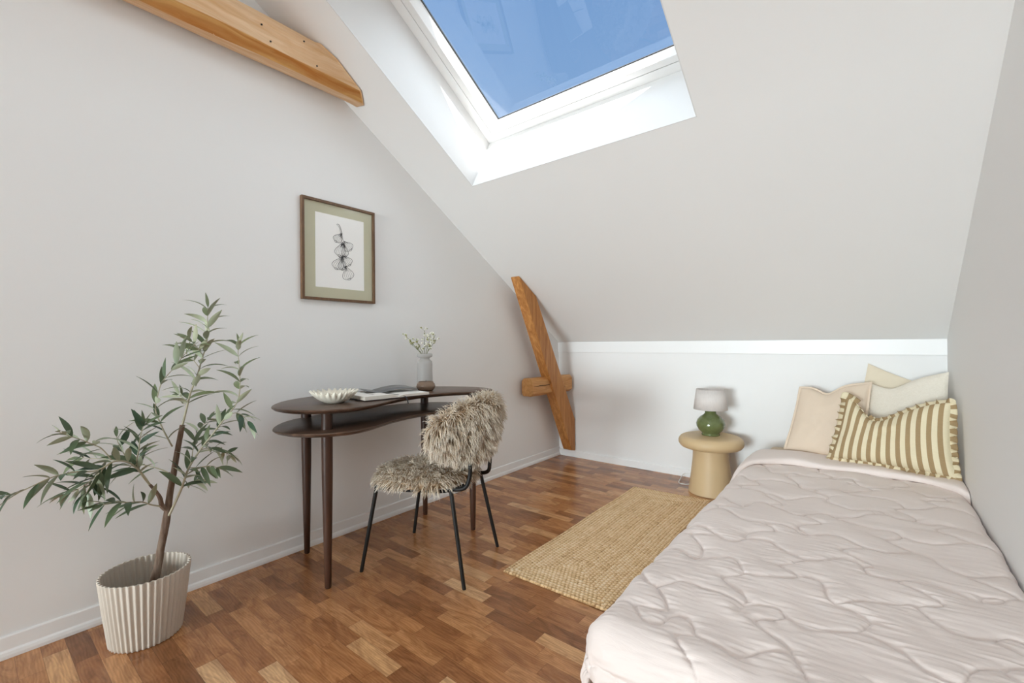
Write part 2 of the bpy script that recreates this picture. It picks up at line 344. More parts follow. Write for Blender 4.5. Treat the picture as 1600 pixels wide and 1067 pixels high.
# ------------------------------------------------------------------ desk
TOPZ, SHZ = .782, .684
out = catmull([(.27, .852), (.385, .846), (.48, .885), (.548, .955), (.588, 1.05), (.575, 1.16), (.525, 1.28), (.485, 1.40), (.468, 1.52), (.485, 1.64), (.54, 1.75), (.60, 1.85),
               (.585, 1.94), (.49, 1.985), (.36, 1.975), (.24, 1.925), (.13, 1.845), (.06, 1.73), (.034, 1.58), (.028, 1.42), (.03, 1.25), (.052, 1.10), (.13, .955)], 8, True)
def slab_outline(name, z, parent, scale_in=0.0):
    P = out; Tn = np.roll(P, -1, 0)-np.roll(P, 1, 0); Tn /= np.linalg.norm(Tn, axis=1)[:, None]
    Nn = np.stack([Tn[:, 1], -Tn[:, 0]], 1)
    area = .5*np.sum(P[:, 0]*np.roll(P[:, 1], -1)-np.roll(P[:, 0], -1)*P[:, 1])
    if area < 0: Nn = -Nn
    mb = MB(); n = len(P); rings = [(.03, -.022), (.012, -.016), (.001, -.007), (0, -.004), (.0015, -.001), (.004, 0)]
    V = np.vstack([np.column_stack([P-Nn*(i+scale_in), np.full(n, z+dz)]) for i, dz in rings])
    Fs = [(r*n+i, r*n+(i+1) % n, (r+1)*n+(i+1) % n, (r+1)*n+i) for r in range(len(rings)-1) for i in range(n)]
    Fs += [tuple(range(n-1, -1, -1)), tuple((len(rings)-1)*n+i for i in range(n))]
    mb.add(V, Fs); return mb.build(name, 'walnut_dark', parent, smooth=True, angle=.5)
desk = thing('desk', 'dark walnut kidney-shaped writing desk with an open shelf under its top', 'desk', (.3, 1.4, 0))
slab_outline('desktop', TOPZ, desk); slab_outline('shelf', SHZ, desk, .004)
for x, y in ((.457, 1.003), (.068, 1.106), (.535, 1.822), (.15, 1.802)):
    mb = MB(); mb.lathe([(0, 0), (.011, 0), (.0135, .004), (.0175, .2), (.0225, .48), (.0235, .66), (.0235, TOPZ-.02), (0, TOPZ-.02)], (x, y, 0), 20); mb.build('leg', 'walnut_leg', desk, smooth=True, angle=.6)

# ------------------------------------------------------------------ fur chair
def fur_mat():
    m = new_mat('fur', rough=.75, spec=.2); t = NT(m); a = t.n('ShaderNodeAttribute', attribute_name='tip'); b = t.n('ShaderNodeAttribute', attribute_name='tone')
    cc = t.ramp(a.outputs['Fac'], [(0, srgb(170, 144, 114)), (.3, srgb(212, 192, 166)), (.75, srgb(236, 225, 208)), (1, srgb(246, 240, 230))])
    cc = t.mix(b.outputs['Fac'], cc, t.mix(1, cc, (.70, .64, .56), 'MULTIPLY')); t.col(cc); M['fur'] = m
fur_mat()
def fur_part(name, parent, core, P, N, L, flow, grav, seed, clump=14, rad=.0015, wild=1.0):
    """core: (V, F) of the cushion; strands grow from P along N, drawn by flow and gravity, matted into locks"""
    rng = np.random.default_rng(seed); n = len(P); K = 6
    lock = rng.normal(size=(n//clump+1, 3)); cid = rng.integers(0, n//clump+1, n)
    # locks: a strand takes the direction of the nearest lock centre
    cen = P[rng.integers(0, n, n//clump+1)]; 
    for a in range(0, n, 2000): cid[a:a+2000] = np.argmin(((P[a:a+2000, None]-cen[None])**2).sum(2), 1)
    dirn = N*.9+flow*.55+lock[cid]*.34*wild+rng.normal(size=(n, 3))*.16
    dirn /= np.linalg.norm(dirn, axis=1)[:, None]
    ln = L*np.ones(n)*(.65+.5*rng.random(n))*(.8+.35*rng.random(n//clump+1)[cid]); tipc = cen[cid]+N*np.reshape(L*np.ones(n), (-1, 1))*.55+flow*np.reshape(L*np.ones(n), (-1, 1))*.5+lock[cid]*.012*wild
    pts = [P.copy()]; d = dirn.copy(); wav = rng.normal(size=(n//clump+1, 3))[cid]; ph = rng.random(n)*6
    for k in range(1, K):
        q = k/(K-1); d = d+np.array([0, 0, -1])*grav*q*.55+wav*(.30*np.sin(q*7+ph))[:, None]*.6
        d /= np.linalg.norm(d, axis=1)[:, None]; nx = pts[-1]+d*(ln/(K-1))[:, None]
        nx += (tipc-nx)*(.10*q)                               # matted tips
        pts.append(nx)
    S = np.stack(pts, 1)                                      # n,K,3
    Tt = np.gradient(S, axis=1); Tt /= np.linalg.norm(Tt, axis=2)[..., None]+1e-9
    A = np.cross(Tt, rng.normal(size=(n, 1, 3))); A /= np.linalg.norm(A, axis=2)[..., None]+1e-9; B = np.cross(Tt, A)
    r = rad*np.array([1.1, 1.15, 1.0, .8, .5, .12])[None, :, None]; ring = [S+r*(A*math.cos(x)+B*math.sin(x)) for x in (0, 2.094, 4.189)]
    V = np.stack(ring, 2).reshape(-1, 3)                      # n,K,3ring
    b = (np.arange(n)*K*3)[:, None, None]; kk = (np.arange(K-1)*3)[None, :, None]; j = np.arange(3)[None, None, :]; j2 = (j+1) % 3
    Fq = np.stack([b+kk+j, b+kk+j2, b+kk+3+j2, b+kk+3+j], -1).reshape(-1, 4)
    mb = MB(); cV, cF = core; mb.add(cV, cF); k0 = mb.n; mb.v.append(V); mb.n += len(V); mb.f += [tuple(x) for x in (Fq+k0).tolist()]; mb.m += [0]*len(Fq)
    o = mb.build(name, 'fur', parent, smooth=True); me = o.data
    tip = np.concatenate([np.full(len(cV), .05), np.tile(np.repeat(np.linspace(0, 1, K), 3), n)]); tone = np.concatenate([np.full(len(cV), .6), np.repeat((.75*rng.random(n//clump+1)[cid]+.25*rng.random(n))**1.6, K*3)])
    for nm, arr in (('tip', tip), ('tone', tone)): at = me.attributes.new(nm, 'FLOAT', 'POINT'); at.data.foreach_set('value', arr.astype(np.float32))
    return o
CO = np.array([.616, 1.465, 0]); CB = np.array([.943, .333, 0]); CW = np.array([-.333, .943, 0]); CZ = np.array([0, 0, 1.0])
ch = lambda b, w, z: CO+CB*b+CW*w+CZ*z
chair = thing('fur_chair', 'desk chair covered in shaggy grey-beige sheepskin on thin black metal legs', 'chair', tuple(CO))
def ellip(nu=40, nv=20, p=.55):
    th = np.linspace(0, 2*PI, nu, endpoint=False); ph = np.linspace(-PI/2, PI/2, nv); sg = lambda x, e: np.sign(x)*np.abs(x)**e
    G = np.array([[(sg(np.cos(b), p)*sg(np.cos(a), .85), sg(np.cos(b), p)*sg(np.sin(a), .85), sg(np.sin(b), p)) for b in ph] for a in th]); return G
def gridfaces(nu, nv, closeu=True): return [(i*nv+j, ((i+1) % nu)*nv+j, ((i+1) % nu)*nv+j+1, i*nv+j+1) for i in range(nu if closeu else nu-1) for j in range(nv-1)]
def sample_mesh(V, Fs, n, rng):
    Fq = np.array(Fs); a, b, c_, d_ = (V[Fq[:, i]] for i in range(4)); cr = np.cross(c_-a, d_-b); ar = np.linalg.norm(cr, axis=1); pick = rng.choice(len(Fq), n, p=ar/ar.sum())
    u_, v_ = rng.random((2, n, 1)); P = (a[pick]*(1-u_)+b[pick]*u_)*(1-v_)+(d_[pick]*(1-u_)+c_[pick]*u_)*v_
    N = cr[pick]/(ar[pick][:, None]+1e-12); return P, N
rng = np.random.default_rng(3)
# seat cushion
E0 = ellip().reshape(-1, 3); Fs = gridfaces(40, 20)
seatV = np.array([ch(-.035+.222*e[0], .222*e[1], .418+.030*e[2]) for e in E0]); ctr = seatV.mean(0)
P, N = sample_mesh(seatV, Fs, 10500, rng); N *= np.sign(((P-ctr)*N).sum(1))[:, None]
rad_ = P-ctr; rad_[:, 2] = 0; rad_ /= np.linalg.norm(rad_, axis=1)[:, None]+1e-6
keep = N[:, 2] > -.6; P, N, rad_ = P[keep], N[keep], rad_[keep]
topm = (N[:, 2] > .7)[:, None]
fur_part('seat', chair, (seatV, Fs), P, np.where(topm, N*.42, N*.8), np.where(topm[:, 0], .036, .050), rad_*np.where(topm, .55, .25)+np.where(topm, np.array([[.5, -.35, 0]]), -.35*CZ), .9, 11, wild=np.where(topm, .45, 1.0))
# curved backrest
def bend(e):
    w = .235*e[1]; z = .655+.128*e[2]*(1-.10*abs(e[1])**3); b = .262-.150*(w/.235)**2+.045*e[0]+.03*e[2]; return ch(b, w, z)
E1 = ellip(40, 20, .6)[:, :, [2, 0, 1]].reshape(-1, 3)
backV = np.array([bend(e) for e in E1]); ctr = np.array([bend((0, e[1]*.8, e[2]*.7)) for e in E1])
P, N = sample_mesh(backV, Fs, 12500, rng)
# outward direction: away from the bent middle surface
mid = ch(.1, 0, .655); 
idx = np.array([np.argmin(((backV-p)**2).sum(1)) for p in P]); outw = P-ctr[idx]; N *= np.sign((N*outw).sum(1))[:, None]
fl = np.tile(np.array([[0, 0, -.75]]), (len(P), 1)); fl[N[:, 2] > .55] *= .1
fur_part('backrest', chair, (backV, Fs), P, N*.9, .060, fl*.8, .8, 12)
M['black_metal'] = new_mat('black_metal', (.012, .011, .010), .5, .25)
for b0, w0, b1, w1 in ((-.255, -.223, -.185, -.200), (-.252, .224, -.185, .205), (.259, -.209, .170, -.150), (.249, .209, .175, .165)):
    mb = MB(); mb.tube([ch(b0, w0, 0), ch(b0, w0, .004)*1.0, ch(b1, w1, .392)], [.0078, .0085, .0095], 12); mb.build('leg', 'black_metal', chair, smooth=True, angle=.6)
mb = MB(); loop = catmull([ch(-.19, -.2, .393), ch(-.205, 0, .393), ch(-.19, .2, .393), ch(0, .2, .393), ch(.165, .165, .393), ch(.19, 0, .393), ch(.165, -.15, .393), ch(0, -.2, .393)], 5, True)
mb.tube(np.vstack([loop, loop[:1]]), .008, 10); mb.build('seat_frame', 'black_metal', chair, smooth=True)
for w in (-.118, .118):
    mb = MB(); mb.tube(catmull([ch(.13, w*1.2, .400), ch(.195, w*1.15, .396), ch(.235, w*1.1, .412), ch(.248, w, .46), ch(.252, w, .53), ch(.262, w, .62)], 5), .0095, 12); mb.build('back_support', 'black_metal', chair, smooth=True)

# ------------------------------------------------------------------ things on the desk
M['shell_white'] = new_mat('shell_white', srgb(238, 232, 216), .35)
bowl = MB(); nu, prof = 220, [(.0, .004), (.035, .0), (.042, .002), (.068, .017), (.088, .034), (.099, .050), (.097, .053), (.086, .038), (.066, .022), (.040, .009), (0, .007)]
G = []
for i in range(nu):
    th = 2*PI*i/nu; q = []
    for j, (r, z) in enumerate(prof):
        f_ = max(0, (r-.03)/.07); wv_ = math.cos(24*th+.5*math.sin(3*th)); rr = r*(1+.085*wv_*f_); q.append((.375+rr*math.cos(th), 1.085+rr*math.sin(th), TOPZ+z+.007*wv_*f_*f_*(1 if j < 6 else .8)))
    G.append(q)
bowl.grid(np.array(G), closeu=True); o = bowl.build('fluted_bowl', 'shell_white', None, smooth=True); tag(o, 'cream fluted shell-like bowl standing on the dark walnut desk', 'bowl')

# open book
M['paper'] = new_mat('paper', srgb(240, 238, 232), .7); 
m = new_mat('page_edges', srgb(226, 220, 208), .8); t = NT(m); wv = t.n('ShaderNodeTexWave', bands_direction='Z'); t.l(t.coord(), wv.inputs['Vector']); wv.inputs['Scale'].default_value = 260
t.col(t.mix(wv.outputs['Fac'], srgb(228, 222, 212), srgb(196, 188, 176))); M['page_edges'] = m
M['book_cover'] = new_mat('book_cover', srgb(58, 44, 40), .5); M['grey_page'] = new_mat('grey_page', srgb(112, 112, 112), .35); M['ribbon'] = new_mat('ribbon', srgb(62, 62, 68), .5)
book = thing('open_book', 'open book with white pages and a grey leaf lying on the desk', 'book', (.39, 1.37, TOPZ))
ang = .13; hd = np.array([-math.cos(ang), math.sin(ang), 0]); wd = np.array([math.sin(ang), math.cos(ang), 0]); o0 = np.array([.488, 1.355, TOPZ+.002])   # spine, front end
bk = lambda w, h, z: o0+wd*w+hd*h+CZ*z
HB = .225
mb = MB(); mb.hexa([bk(-.178, -.004, 0), bk(.182, -.004, 0), bk(.182, HB+.004, 0), bk(-.178, HB+.004, 0), bk(-.178, -.004, .003), bk(.182, -.004, .003), bk(.182, HB+.004, .003), bk(-.178, HB+.004, .003)]); mb.build('cover', 'book_cover', book)
for sgn, wid_, th_ in ((-1, .172, .019), (1, .176, .013)):
    ns = 14; prof_ = [(sgn*wid_*q, .0035+th_*(1-.75*math.exp(-q*9))*(1-.12*q)) for q in np.linspace(0, 1, ns)]
    mb = MB(); top = np.array([[bk(w, h, z) for h in (0, HB)] for w, z in prof_]); bot = np.array([[bk(w*(1.0), h, .0035) for h in (0, HB)] for w, z in prof_])
    mb.grid(top, 0); k = mb.add(np.vstack([top[:, 0], bot[:, 0]]), [(i, i+1, ns+i+1, ns+i) for i in range(ns-1)], 1); mb.add(np.vstack([top[:, 1], bot[:, 1]]), [(i, i+1, ns+i+1, ns+i) for i in range(ns-1)], 1)
    mb.add(np.vstack([top[-1], bot[-1]]), [(0, 1, 3, 2)], 1); mb.build('pages', ['paper', 'page_edges'], book)
    if sgn < 0:
        M['ink'] = new_mat('ink', (.02, .02, .02), .7)
        mb = MB()
        for kx in range(1):
            w_ = -.10; zz = .0035+th_*(1-.75*math.exp(-.58*9))*(1-.07)+.0006
            mb.add([bk(w_-.004, .06, zz), bk(w_+.004, .06, zz), bk(w_+.004, .15, zz), bk(w_-.004, .15, zz)], [(0, 1, 2, 3)])
        mb.build('printed_line', 'grey_page', book)
# half-turned grey leaf across the upper part of the pages
G = []
for w, z in zip(np.linspace(-.10, .172, 16), .012+.016*np.abs(np.sin(np.linspace(-.9, 2.6, 16)))): G.append([bk(w, HB*.50-w*.15, z+.006), bk(w, HB*.99, z+.014)])
mb = MB(); mb.grid(np.array(G)); mb.build('turned_leaf', 'grey_page', book, smooth=True, solid=.0006)
mb = MB(); rp_ = catmull([bk(-.004, .12, .016), bk(.012, .05, .014), bk(.03, -.006, .008), bk(.036, -.018, -.004), bk(.042, -.021, -.03)], 6)
mb.grid(np.stack([rp_-wd*.003, rp_+wd*.003], 1)); mb.build('ribbon', 'ribbon', book, smooth=True, solid=.0006)

# frosted vase with sprigs
m = bpy.data.materials.new('frosted_glass'); m.use_nodes = True; t = NT(m); M['frosted'] = m
t.b.inputs['Base Color'].default_value = (.76, .735, .71, 1); t.b.inputs['Roughness'].default_value = .35; tl = t.n('ShaderNodeBsdfTranslucent'); tl.inputs[0].default_value = (.74, .73, .72, 1); tp = t.n('ShaderNodeBsdfTransparent'); tp.inputs[0].default_value = (.93, .93, .93, 1)
a1_ = t.n('ShaderNodeMixShader'); a1_.inputs[0].default_value = .45; t.l(t.b.outputs[0], a1_.inputs[1]); t.l(tl.outputs[0], a1_.inputs[2])
a2_ = t.n('ShaderNodeMixShader'); a2_.inputs[0].default_value = .30; t.l(a1_.outputs[0], a2_.inputs[1]); t.l(tp.outputs[0], a2_.inputs[2]); t.l(a2_.outputs[0], t.o.inputs[0])
VX, VY = .158, 1.80
vase = thing('flower_vase', 'frosted pale glass bottle vase holding the flower sprigs on the desk', 'vase', (VX, VY, TOPZ))
mb = MB(); mb.lathe([(0, .002), (.040, 0), (.046, .004), (.048, .02), (.0475, .06), (.0455, .10), (.046, .14), (.044, .158), (.032, .168), (.0285, .174), (.030, .180), (.044, .184), (.0465, .19), (.0465, .201), (.044, .205), (.041, .203), (.041, .19), (.026, .182), (.025, .172), (.040, .158), (.0425, .14), (.042, .1), (.044, .05), (.044, .008), (0, .006)], (VX, VY, TOPZ), 40); mb.build('body', 'frosted', vase, smooth=True)
M['stem_green'] = new_mat('stem_green', srgb(112, 116, 76), .6); M['floret'] = new_mat('floret', srgb(236, 234, 220), .6); M['bud'] = new_mat('bud', srgb(152, 152, 100), .6)
rs = random.Random(4)
def sprig(tip, base, nfl, kind, lab):
    root = thing('flower_sprig', lab, 'flower', (VX, VY, TOPZ+.02), None)
    b = np.array([VX+base[0], VY+base[1], TOPZ+.02]); nk = np.array([VX+tip[0]*.16, VY+tip[1]*.16, TOPZ+.19]); e_ = np.array([VX+tip[0], VY+tip[1], TOPZ+tip[2]])
    P = catmull([b, nk, (nk+e_)/2+np.array([0, 0, .006]), e_], 6); mb = MB(); mb.tube(P, np.linspace(.0022, .0011, len(P)), 6); fl = MB()
    for i in range(nfl):
        q = 1-.42*(i/max(1, nfl-1))**1.2; j = int(q*(len(P)-1)); base_ = P[j]; d = np.array([rs.uniform(-1, 1), rs.uniform(-1, 1), rs.uniform(.2, 1)]); d /= np.linalg.norm(d); e2 = base_+d*rs.uniform(.010, .026)
        mb.tube([base_, e2], [.0008, .0006], 5)
        for k in range(4):
            c_ = e2+np.array([rs.gauss(0, .004), rs.gauss(0, .004), rs.gauss(0, .003)]); r_ = rs.uniform(.0038, .0066)
            fl.lathe([(0, -r_*.7), (r_*.8, -r_*.3), (r_, .2*r_), (r_*.5, r_*.8), (0, r_*.9)], c_, 7, 0 if rs.random() < kind else 1)
    mb.build('stem', 'stem_green', root, smooth=True); fl.build('blossom', ['floret', 'bud'], root, smooth=True)
# direction to the photo's left is roughly (-.78,-.63)
SL_ = lambda a, d=0: (a*.78-d*.62, a*.62+d*.78)
for a, z, d, nf, kd, lb in ((-.115, .315, 0, 9, .35, 'greenish flower sprig leaning furthest out over the vase towards the books'), (-.085, .262, .02, 5, .5, 'short low flower sprig drooping under the leaning greenish one'),
                            (-.045, .285, -.02, 5, .6, 'thin bent flower sprig between the leaning one and the tall upright one'), (.0, .345, .0, 7, .85, 'tallest upright flower sprig in the middle of the vase'),
                            (.035, .315, .01, 12, .75, 'densest white flower sprig just beside the tallest upright one'), (.068, .318, -.01, 6, .95, 'pale white flower sprig reaching out on the side away from the books'),
                            (.060, .280, .02, 8, .75, 'short white flower sprig low on the side away from the books')):
    x, y = SL_(a, d); sprig((x, y, z), (-x*.15, -y*.15), nf, kd, lb)
# tealight holder
m = new_mat('brown_glaze', srgb(128, 106, 88), .22); M['brown_glaze'] = m; M['wax'] = new_mat('wax', srgb(96, 78, 66), .6)
hold = thing('candle_holder', 'round brown glazed tealight holder in front of the frosted vase', 'candle holder', (.318, 1.672, TOPZ))
mb = MB(); mb.lathe([(0, .001), (.034, 0), (.040, .002), (.050, .014), (.053, .026), (.049, .040), (.043, .046), (.042, .051), (.040, .052), (.038, .048), (.036, .040), (0, .038)], (.318, 1.672, TOPZ), 40); mb.build('dish', 'brown_glaze', hold, smooth=True)
mb = MB(); mb.lathe([(0, .039), (.034, .039), (.034, .044), (0, .045)], (.318, 1.672, TOPZ), 24); mb.build('wax', 'wax', hold, smooth=True)
mb = MB(); mb.tube([(.318, 1.672, TOPZ+.044), (.318, 1.6725, TOPZ+.054), (.317, 1.674, TOPZ+.060)], [.0014, .0014, .001], 6); mb.build('wick', 'nail', hold)

# ------------------------------------------------------------------ framed print
fy0, fy1, fz0, fz1 = 1.1136, 1.5469, 1.2845, 1.8193
pic = thing('framed_print', 'thin walnut frame with an ink drawing of garlic bulbs on a sage green mount', 'picture', (.0, (fy0+fy1)/2, fz0))
mb = MB(); fw = .014
for a, b in (((.001, fy0, fz0), (.022, fy0+fw, fz1)), ((.001, fy1-fw, fz0), (.022, fy1, fz1)), ((.001, fy0+fw, fz0), (.022, fy1-fw, fz0+fw)), ((.001, fy0+fw, fz1-fw), (.022, fy1-fw, fz1))): mb.box(a, b)
mb.build('frame', 'frame_wood', pic, bevel=.0012)
M['mount'] = new_mat('mount', srgb(198, 195, 168), .8); M['print_paper'] = new_mat('print_paper', srgb(250, 249, 246), .8)
mb = MB(); mb.box((.003, fy0+fw, fz0+fw), (.010, fy1-fw, fz1-fw)); mb.build('mount', 'mount', pic)
py0, py1, pz0, pz1 = 1.190, 1.479, 1.355, 1.752
mb = MB(); mb.box((.0095, py0, pz0), (.0108, py1, pz1)); mb.build('paper', 'print_paper', pic)
M['ink2'] = new_mat('ink2', (.035, .035, .038), .8)
mb = MB()
def pp(a, b):      # measured position on the print -> the sheet
    u_ = (a-277)/(683-277); u_ = u_*.93/(1-.07*u_) if False else u_; top = 212+u_*93; bot = 838+u_*42; v_ = (b-top)/(bot-top); return np.array([.0112, py0+u_*(py1-py0), pz1-v_*(pz1-pz0)])
def line(pts, w=.0011):
    P = catmull([pp(*q) for q in pts], 6); Tn = np.gradient(P, axis=0); Tn /= np.linalg.norm(Tn, axis=1)[:, None]+1e-9; Nn = np.stack([np.zeros(len(P)), -Tn[:, 2], Tn[:, 1]], 1)
    ww = w*np.sin(np.linspace(.25, PI-.25, len(P)))[:, None]*.5+.0002; mb.grid(np.stack([P-Nn*ww, P+Nn*ww], 1))
rs = random.Random(9)
def bulb(neck, basec, wid_):
    n_ = np.array(neck, float); b_ = np.array(basec, float); ax = b_-n_; L_ = np.linalg.norm(ax); ax /= L_; pr = np.array([-ax[1], ax[0]])
    for k in range(7):
        q = -1+2*k/6; wq = wid_*q; line([n_+pr*q*3, n_+ax*L_*.26+pr*wq*.42, n_+ax*L_*.55+pr*wq*.92, n_+ax*L_*.80+pr*wq*1.04, n_+ax*L_*.96+pr*wq*.62, b_+pr*wq*.30], .0019 if k in (0, 6) else .0007)
    for k in range(4):
        q = rs.uniform(-.8, .8); wq = wid_*q; line([n_+ax*L_*.04+pr*q*5, n_+ax*L_*.22+pr*wq*.36, n_+ax*L_*.40+pr*wq*.66], .0012)
    el = [b_+pr*wid_*.34*math.cos(th)+ax*6*math.sin(th) for th in np.linspace(0, 2*PI, 9)]; line(el, .0022)
line([(445, 324), (458, 318), (472, 332), (486, 372), (492, 412), (500, 450), (515, 470)], .0026); line([(450, 326), (466, 340), (478, 380), (486, 430), (498, 480)], .002)
for nk, bc, wd_ in (((492, 395), (438, 462), 36), ((505, 462), (566, 535), 38), ((495, 470), (465, 580), 42), ((490, 590), (440, 690), 46), ((500, 585), (555, 662), 40), ((520, 668), (552, 780), 46), ((492, 590), (490, 700), 30), ((505, 480), (520, 590), 28)): bulb(nk, bc, wd_)
for q in (((480, 486), (490, 495), (505, 482), (512, 465)), ((455, 575), (470, 596), (500, 586), (525, 588)), ((488, 595), (486, 625), (490, 655)), ((500, 672), (515, 680), (535, 665))): line(q, .0038)
mb.build('drawing', 'ink2', pic)
m = bpy.data.materials.new('picture_glass'); m.use_nodes = True; t = NT(m); t.t.nodes.remove(t.b); M['picture_glass'] = m
tr = t.n('ShaderNodeBsdfTransparent'); gl = t.n('ShaderNodeBsdfGlossy'); gl.inputs['Roughness'].default_value = .01; fr = t.n('ShaderNodeLayerWeight'); fr.inputs['Blend'].default_value = .5; frf = t.math('ADD', .045, t.math('MULTIPLY', t.math('POWER', fr.outputs['Facing'], 5), .95))
mx = t.n('ShaderNodeMixShader'); t.l(frf, mx.inputs[0]); t.l(tr.outputs[0], mx.inputs[1]); t.l(gl.outputs[0], mx.inputs[2]); t.l(mx.outputs[0], t.o.inputs[0])
mb = MB(); mb.add([(.0145, fy0+fw, fz0+fw), (.0145, fy1-fw, fz0+fw), (.0145, fy1-fw, fz1-fw), (.0145, fy0+fw, fz1-fw)], [(0, 1, 2, 3)]); mb.build('glass', 'picture_glass', pic)

# ------------------------------------------------------------------ braided rug
def rug():
    A_, B_, C_, D_ = np.array([.968, 1.566]), np.array([1.484, 1.580]), np.array([1.470, 3.090]), np.array([.950, 3.055])
    nu, nv = 204, 600; u_ = np.linspace(0, 1, nu)[:, None]; v_ = np.linspace(0, 1, nv)[None, :]
    XY = (A_[None, None]*((1-u_)*(1-v_))[..., None]+B_*(u_*(1-v_))[..., None]+C_*(u_*v_)[..., None]+D_*((1-u_)*v_)[..., None])
    x = u_*.51+0*v_; y = v_*1.49+0*u_; x = x+.003*np.sin(y*9); du = np.minimum(x, .51-x); dv = np.minimum(y, 1.49-y); d = np.minimum(du, dv); along = np.where(du < dv, y, x)
    rowp = .0172; r_ = d/rowp; ri = np.floor(r_); q = r_-ri; br_ = np.abs(np.sin(PI*q))**.6
    t_ = along/.0185+ri*.37+.15*vnoise(along*9+ri*5.1, ri*3.3, 7); h1 = np.abs(np.sin(PI*(t_+.55*q)))**.7; h2 = np.abs(np.sin(PI*(t_-.55*q+.5)))**.7; hh = np.where(q < .5, h1, h2)
    z = .0045+.0055*br_*(.45+.55*hh)+.0008*vnoise(x*300, y*300, 2)
    edge = np.minimum(np.minimum(x, .51-x), np.minimum(y, 1.49-y)); z = np.where(edge < .002, .0015, z)
    G = np.concatenate([XY, z[..., None]], 2); mb = MB(); mb.grid(G); mb.add([(*p, .001) for p in (A_, B_, C_, D_)], [(3, 2, 1, 0)])
    m = new_mat('jute', rough=.85, spec=.2); t = NT(m); M['jute'] = m
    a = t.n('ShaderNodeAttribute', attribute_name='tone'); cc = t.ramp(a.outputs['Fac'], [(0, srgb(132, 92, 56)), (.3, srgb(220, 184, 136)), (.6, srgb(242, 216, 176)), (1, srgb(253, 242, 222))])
    n1 = t.noise(t.coord(), 260, 3, .7); cc = t.mix(t.math('MULTIPLY', n1, .4), cc, t.mix(1, cc, (.72, .62, .5), 'MULTIPLY')); t.col(cc); t.nrm(t.bump(n1, .4, .002))
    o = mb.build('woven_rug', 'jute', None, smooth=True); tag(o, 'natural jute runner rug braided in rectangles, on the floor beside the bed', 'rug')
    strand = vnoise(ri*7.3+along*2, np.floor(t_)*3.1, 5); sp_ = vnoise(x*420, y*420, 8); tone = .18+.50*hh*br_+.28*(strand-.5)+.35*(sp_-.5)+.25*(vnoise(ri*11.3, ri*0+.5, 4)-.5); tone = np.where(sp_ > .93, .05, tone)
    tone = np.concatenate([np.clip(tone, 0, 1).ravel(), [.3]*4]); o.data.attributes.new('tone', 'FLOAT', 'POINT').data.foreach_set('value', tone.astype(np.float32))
rug()

# ------------------------------------------------------------------ stool and lamp
m = new_mat('beige_lacquer', srgb(206, 180, 140), .48, .4); M['beige_lacquer'] = m
SX, SY = 1.415, 3.285
stool = thing('side_table', 'beige mushroom-shaped side table standing between rug and bed', 'side table', (SX, SY, 0))
mb = MB(); mb.lathe([(0, 0), (.143, 0), (.147, .004), (.146, .012), (.128, .14), (.117, .24), (.114, .32), (0, .32)], (SX, SY, 0), 64); mb.build('base', 'beige_lacquer', stool, smooth=True, angle=.7)
mb = MB(); pr = [(0, .308), (.14, .308), (.17, .312)]+[(.170+.040*math.sin(a), .352-.040*math.cos(a)) for a in np.linspace(.25, PI-.25, 12)]+[(.165, .393), (.1, .395), (0, .395)]; mb.lathe(pr, (SX, SY, 0), 64); mb.build('top', 'beige_lacquer', stool, smooth=True)
LX, LY, LZ = 1.412, 3.30, .395
lamp = thing('table_lamp', 'small table lamp with bulbous olive green ceramic base and grey linen shade', 'lamp', (LX, LY, LZ))
m = new_mat('green_glaze', srgb(96, 110, 64), .12, .6); t = NT(m); t.col(t.mix(t.noise(t.coord(), 60, 4), srgb(92, 102, 60), srgb(112, 122, 80))); M['green_glaze'] = m
mb = MB(); mb.lathe([(0, 0), (.058, 0), (.060, .004), (.056, .012), (.058, .018), (.078, .036), (.092, .062), (.094, .082), (.086, .106), (.064, .130), (.046, .142), (.037, .152), (.036, .164), (.030, .168), (0, .168)], (LX, LY, LZ), 48); mb.build('base', 'green_glaze', lamp, smooth=True)
M['brass'] = new_mat('brass', srgb(190, 150, 96), .3, .5, 1)
mb = MB(); mb.lathe([(0, .166), (.009, .166), (.009, .20), (.012, .20), (.012, .215), (.004, .22), (.003, .30), (0, .30)], (LX, LY, LZ), 16); mb.build('neck', 'brass', lamp, smooth=True, angle=.6)
m = new_mat('linen_shade', srgb(206, 200, 196), .85, .2); t = NT(m); n1 = t.noise(t.mapping(t.coord(), (1, 1, .12)), 220, 3); t.col(t.mix(n1, srgb(228, 222, 218), srgb(206, 200, 196))); M['linen'] = m
mb = MB(); G = np.array([[(LX+r*math.cos(a), LY+r*math.sin(a), LZ+z) for r, z in ((.111, .180), (.092, .318))] for a in np.linspace(0, 2*PI, 64, endpoint=False)]); mb.grid(G, closeu=True); sh = mb.build('shade', 'linen', lamp, smooth=True, solid=.003)
mb = MB(); mb.tube(np.array([(LX+.0925*math.cos(a), LY+.0925*math.sin(a), LZ+.318) for a in np.linspace(0, 2*PI, 65)]), .0016, 6); mb.build('rim', 'linen', sh, smooth=True)
M['white_plastic'] = new_mat('white_plastic', (.8, .79, .76), .4)
mb = MB(); mb.tube(catmull([(LX+.03, LY+.062, LZ+.004), (LX+.03, LY+.14, LZ+.006), (LX+.02, D-.036, .36), (LX, D-.034, .2), (1.37, D-.035, .03), (1.34, 3.44, .005), (1.27, 3.385, .005), (1.22, 3.335, .005), (1.175, 3.345, .006), (1.158, 3.43, .012), (1.150, 3.50, .02), (1.165, D-.018, .03), (1.22, D-.017, .034), (1.30, D-.018, .03)], 8), .0032, 8); mb.build('cord', 'white_plastic', lamp, smooth=True)

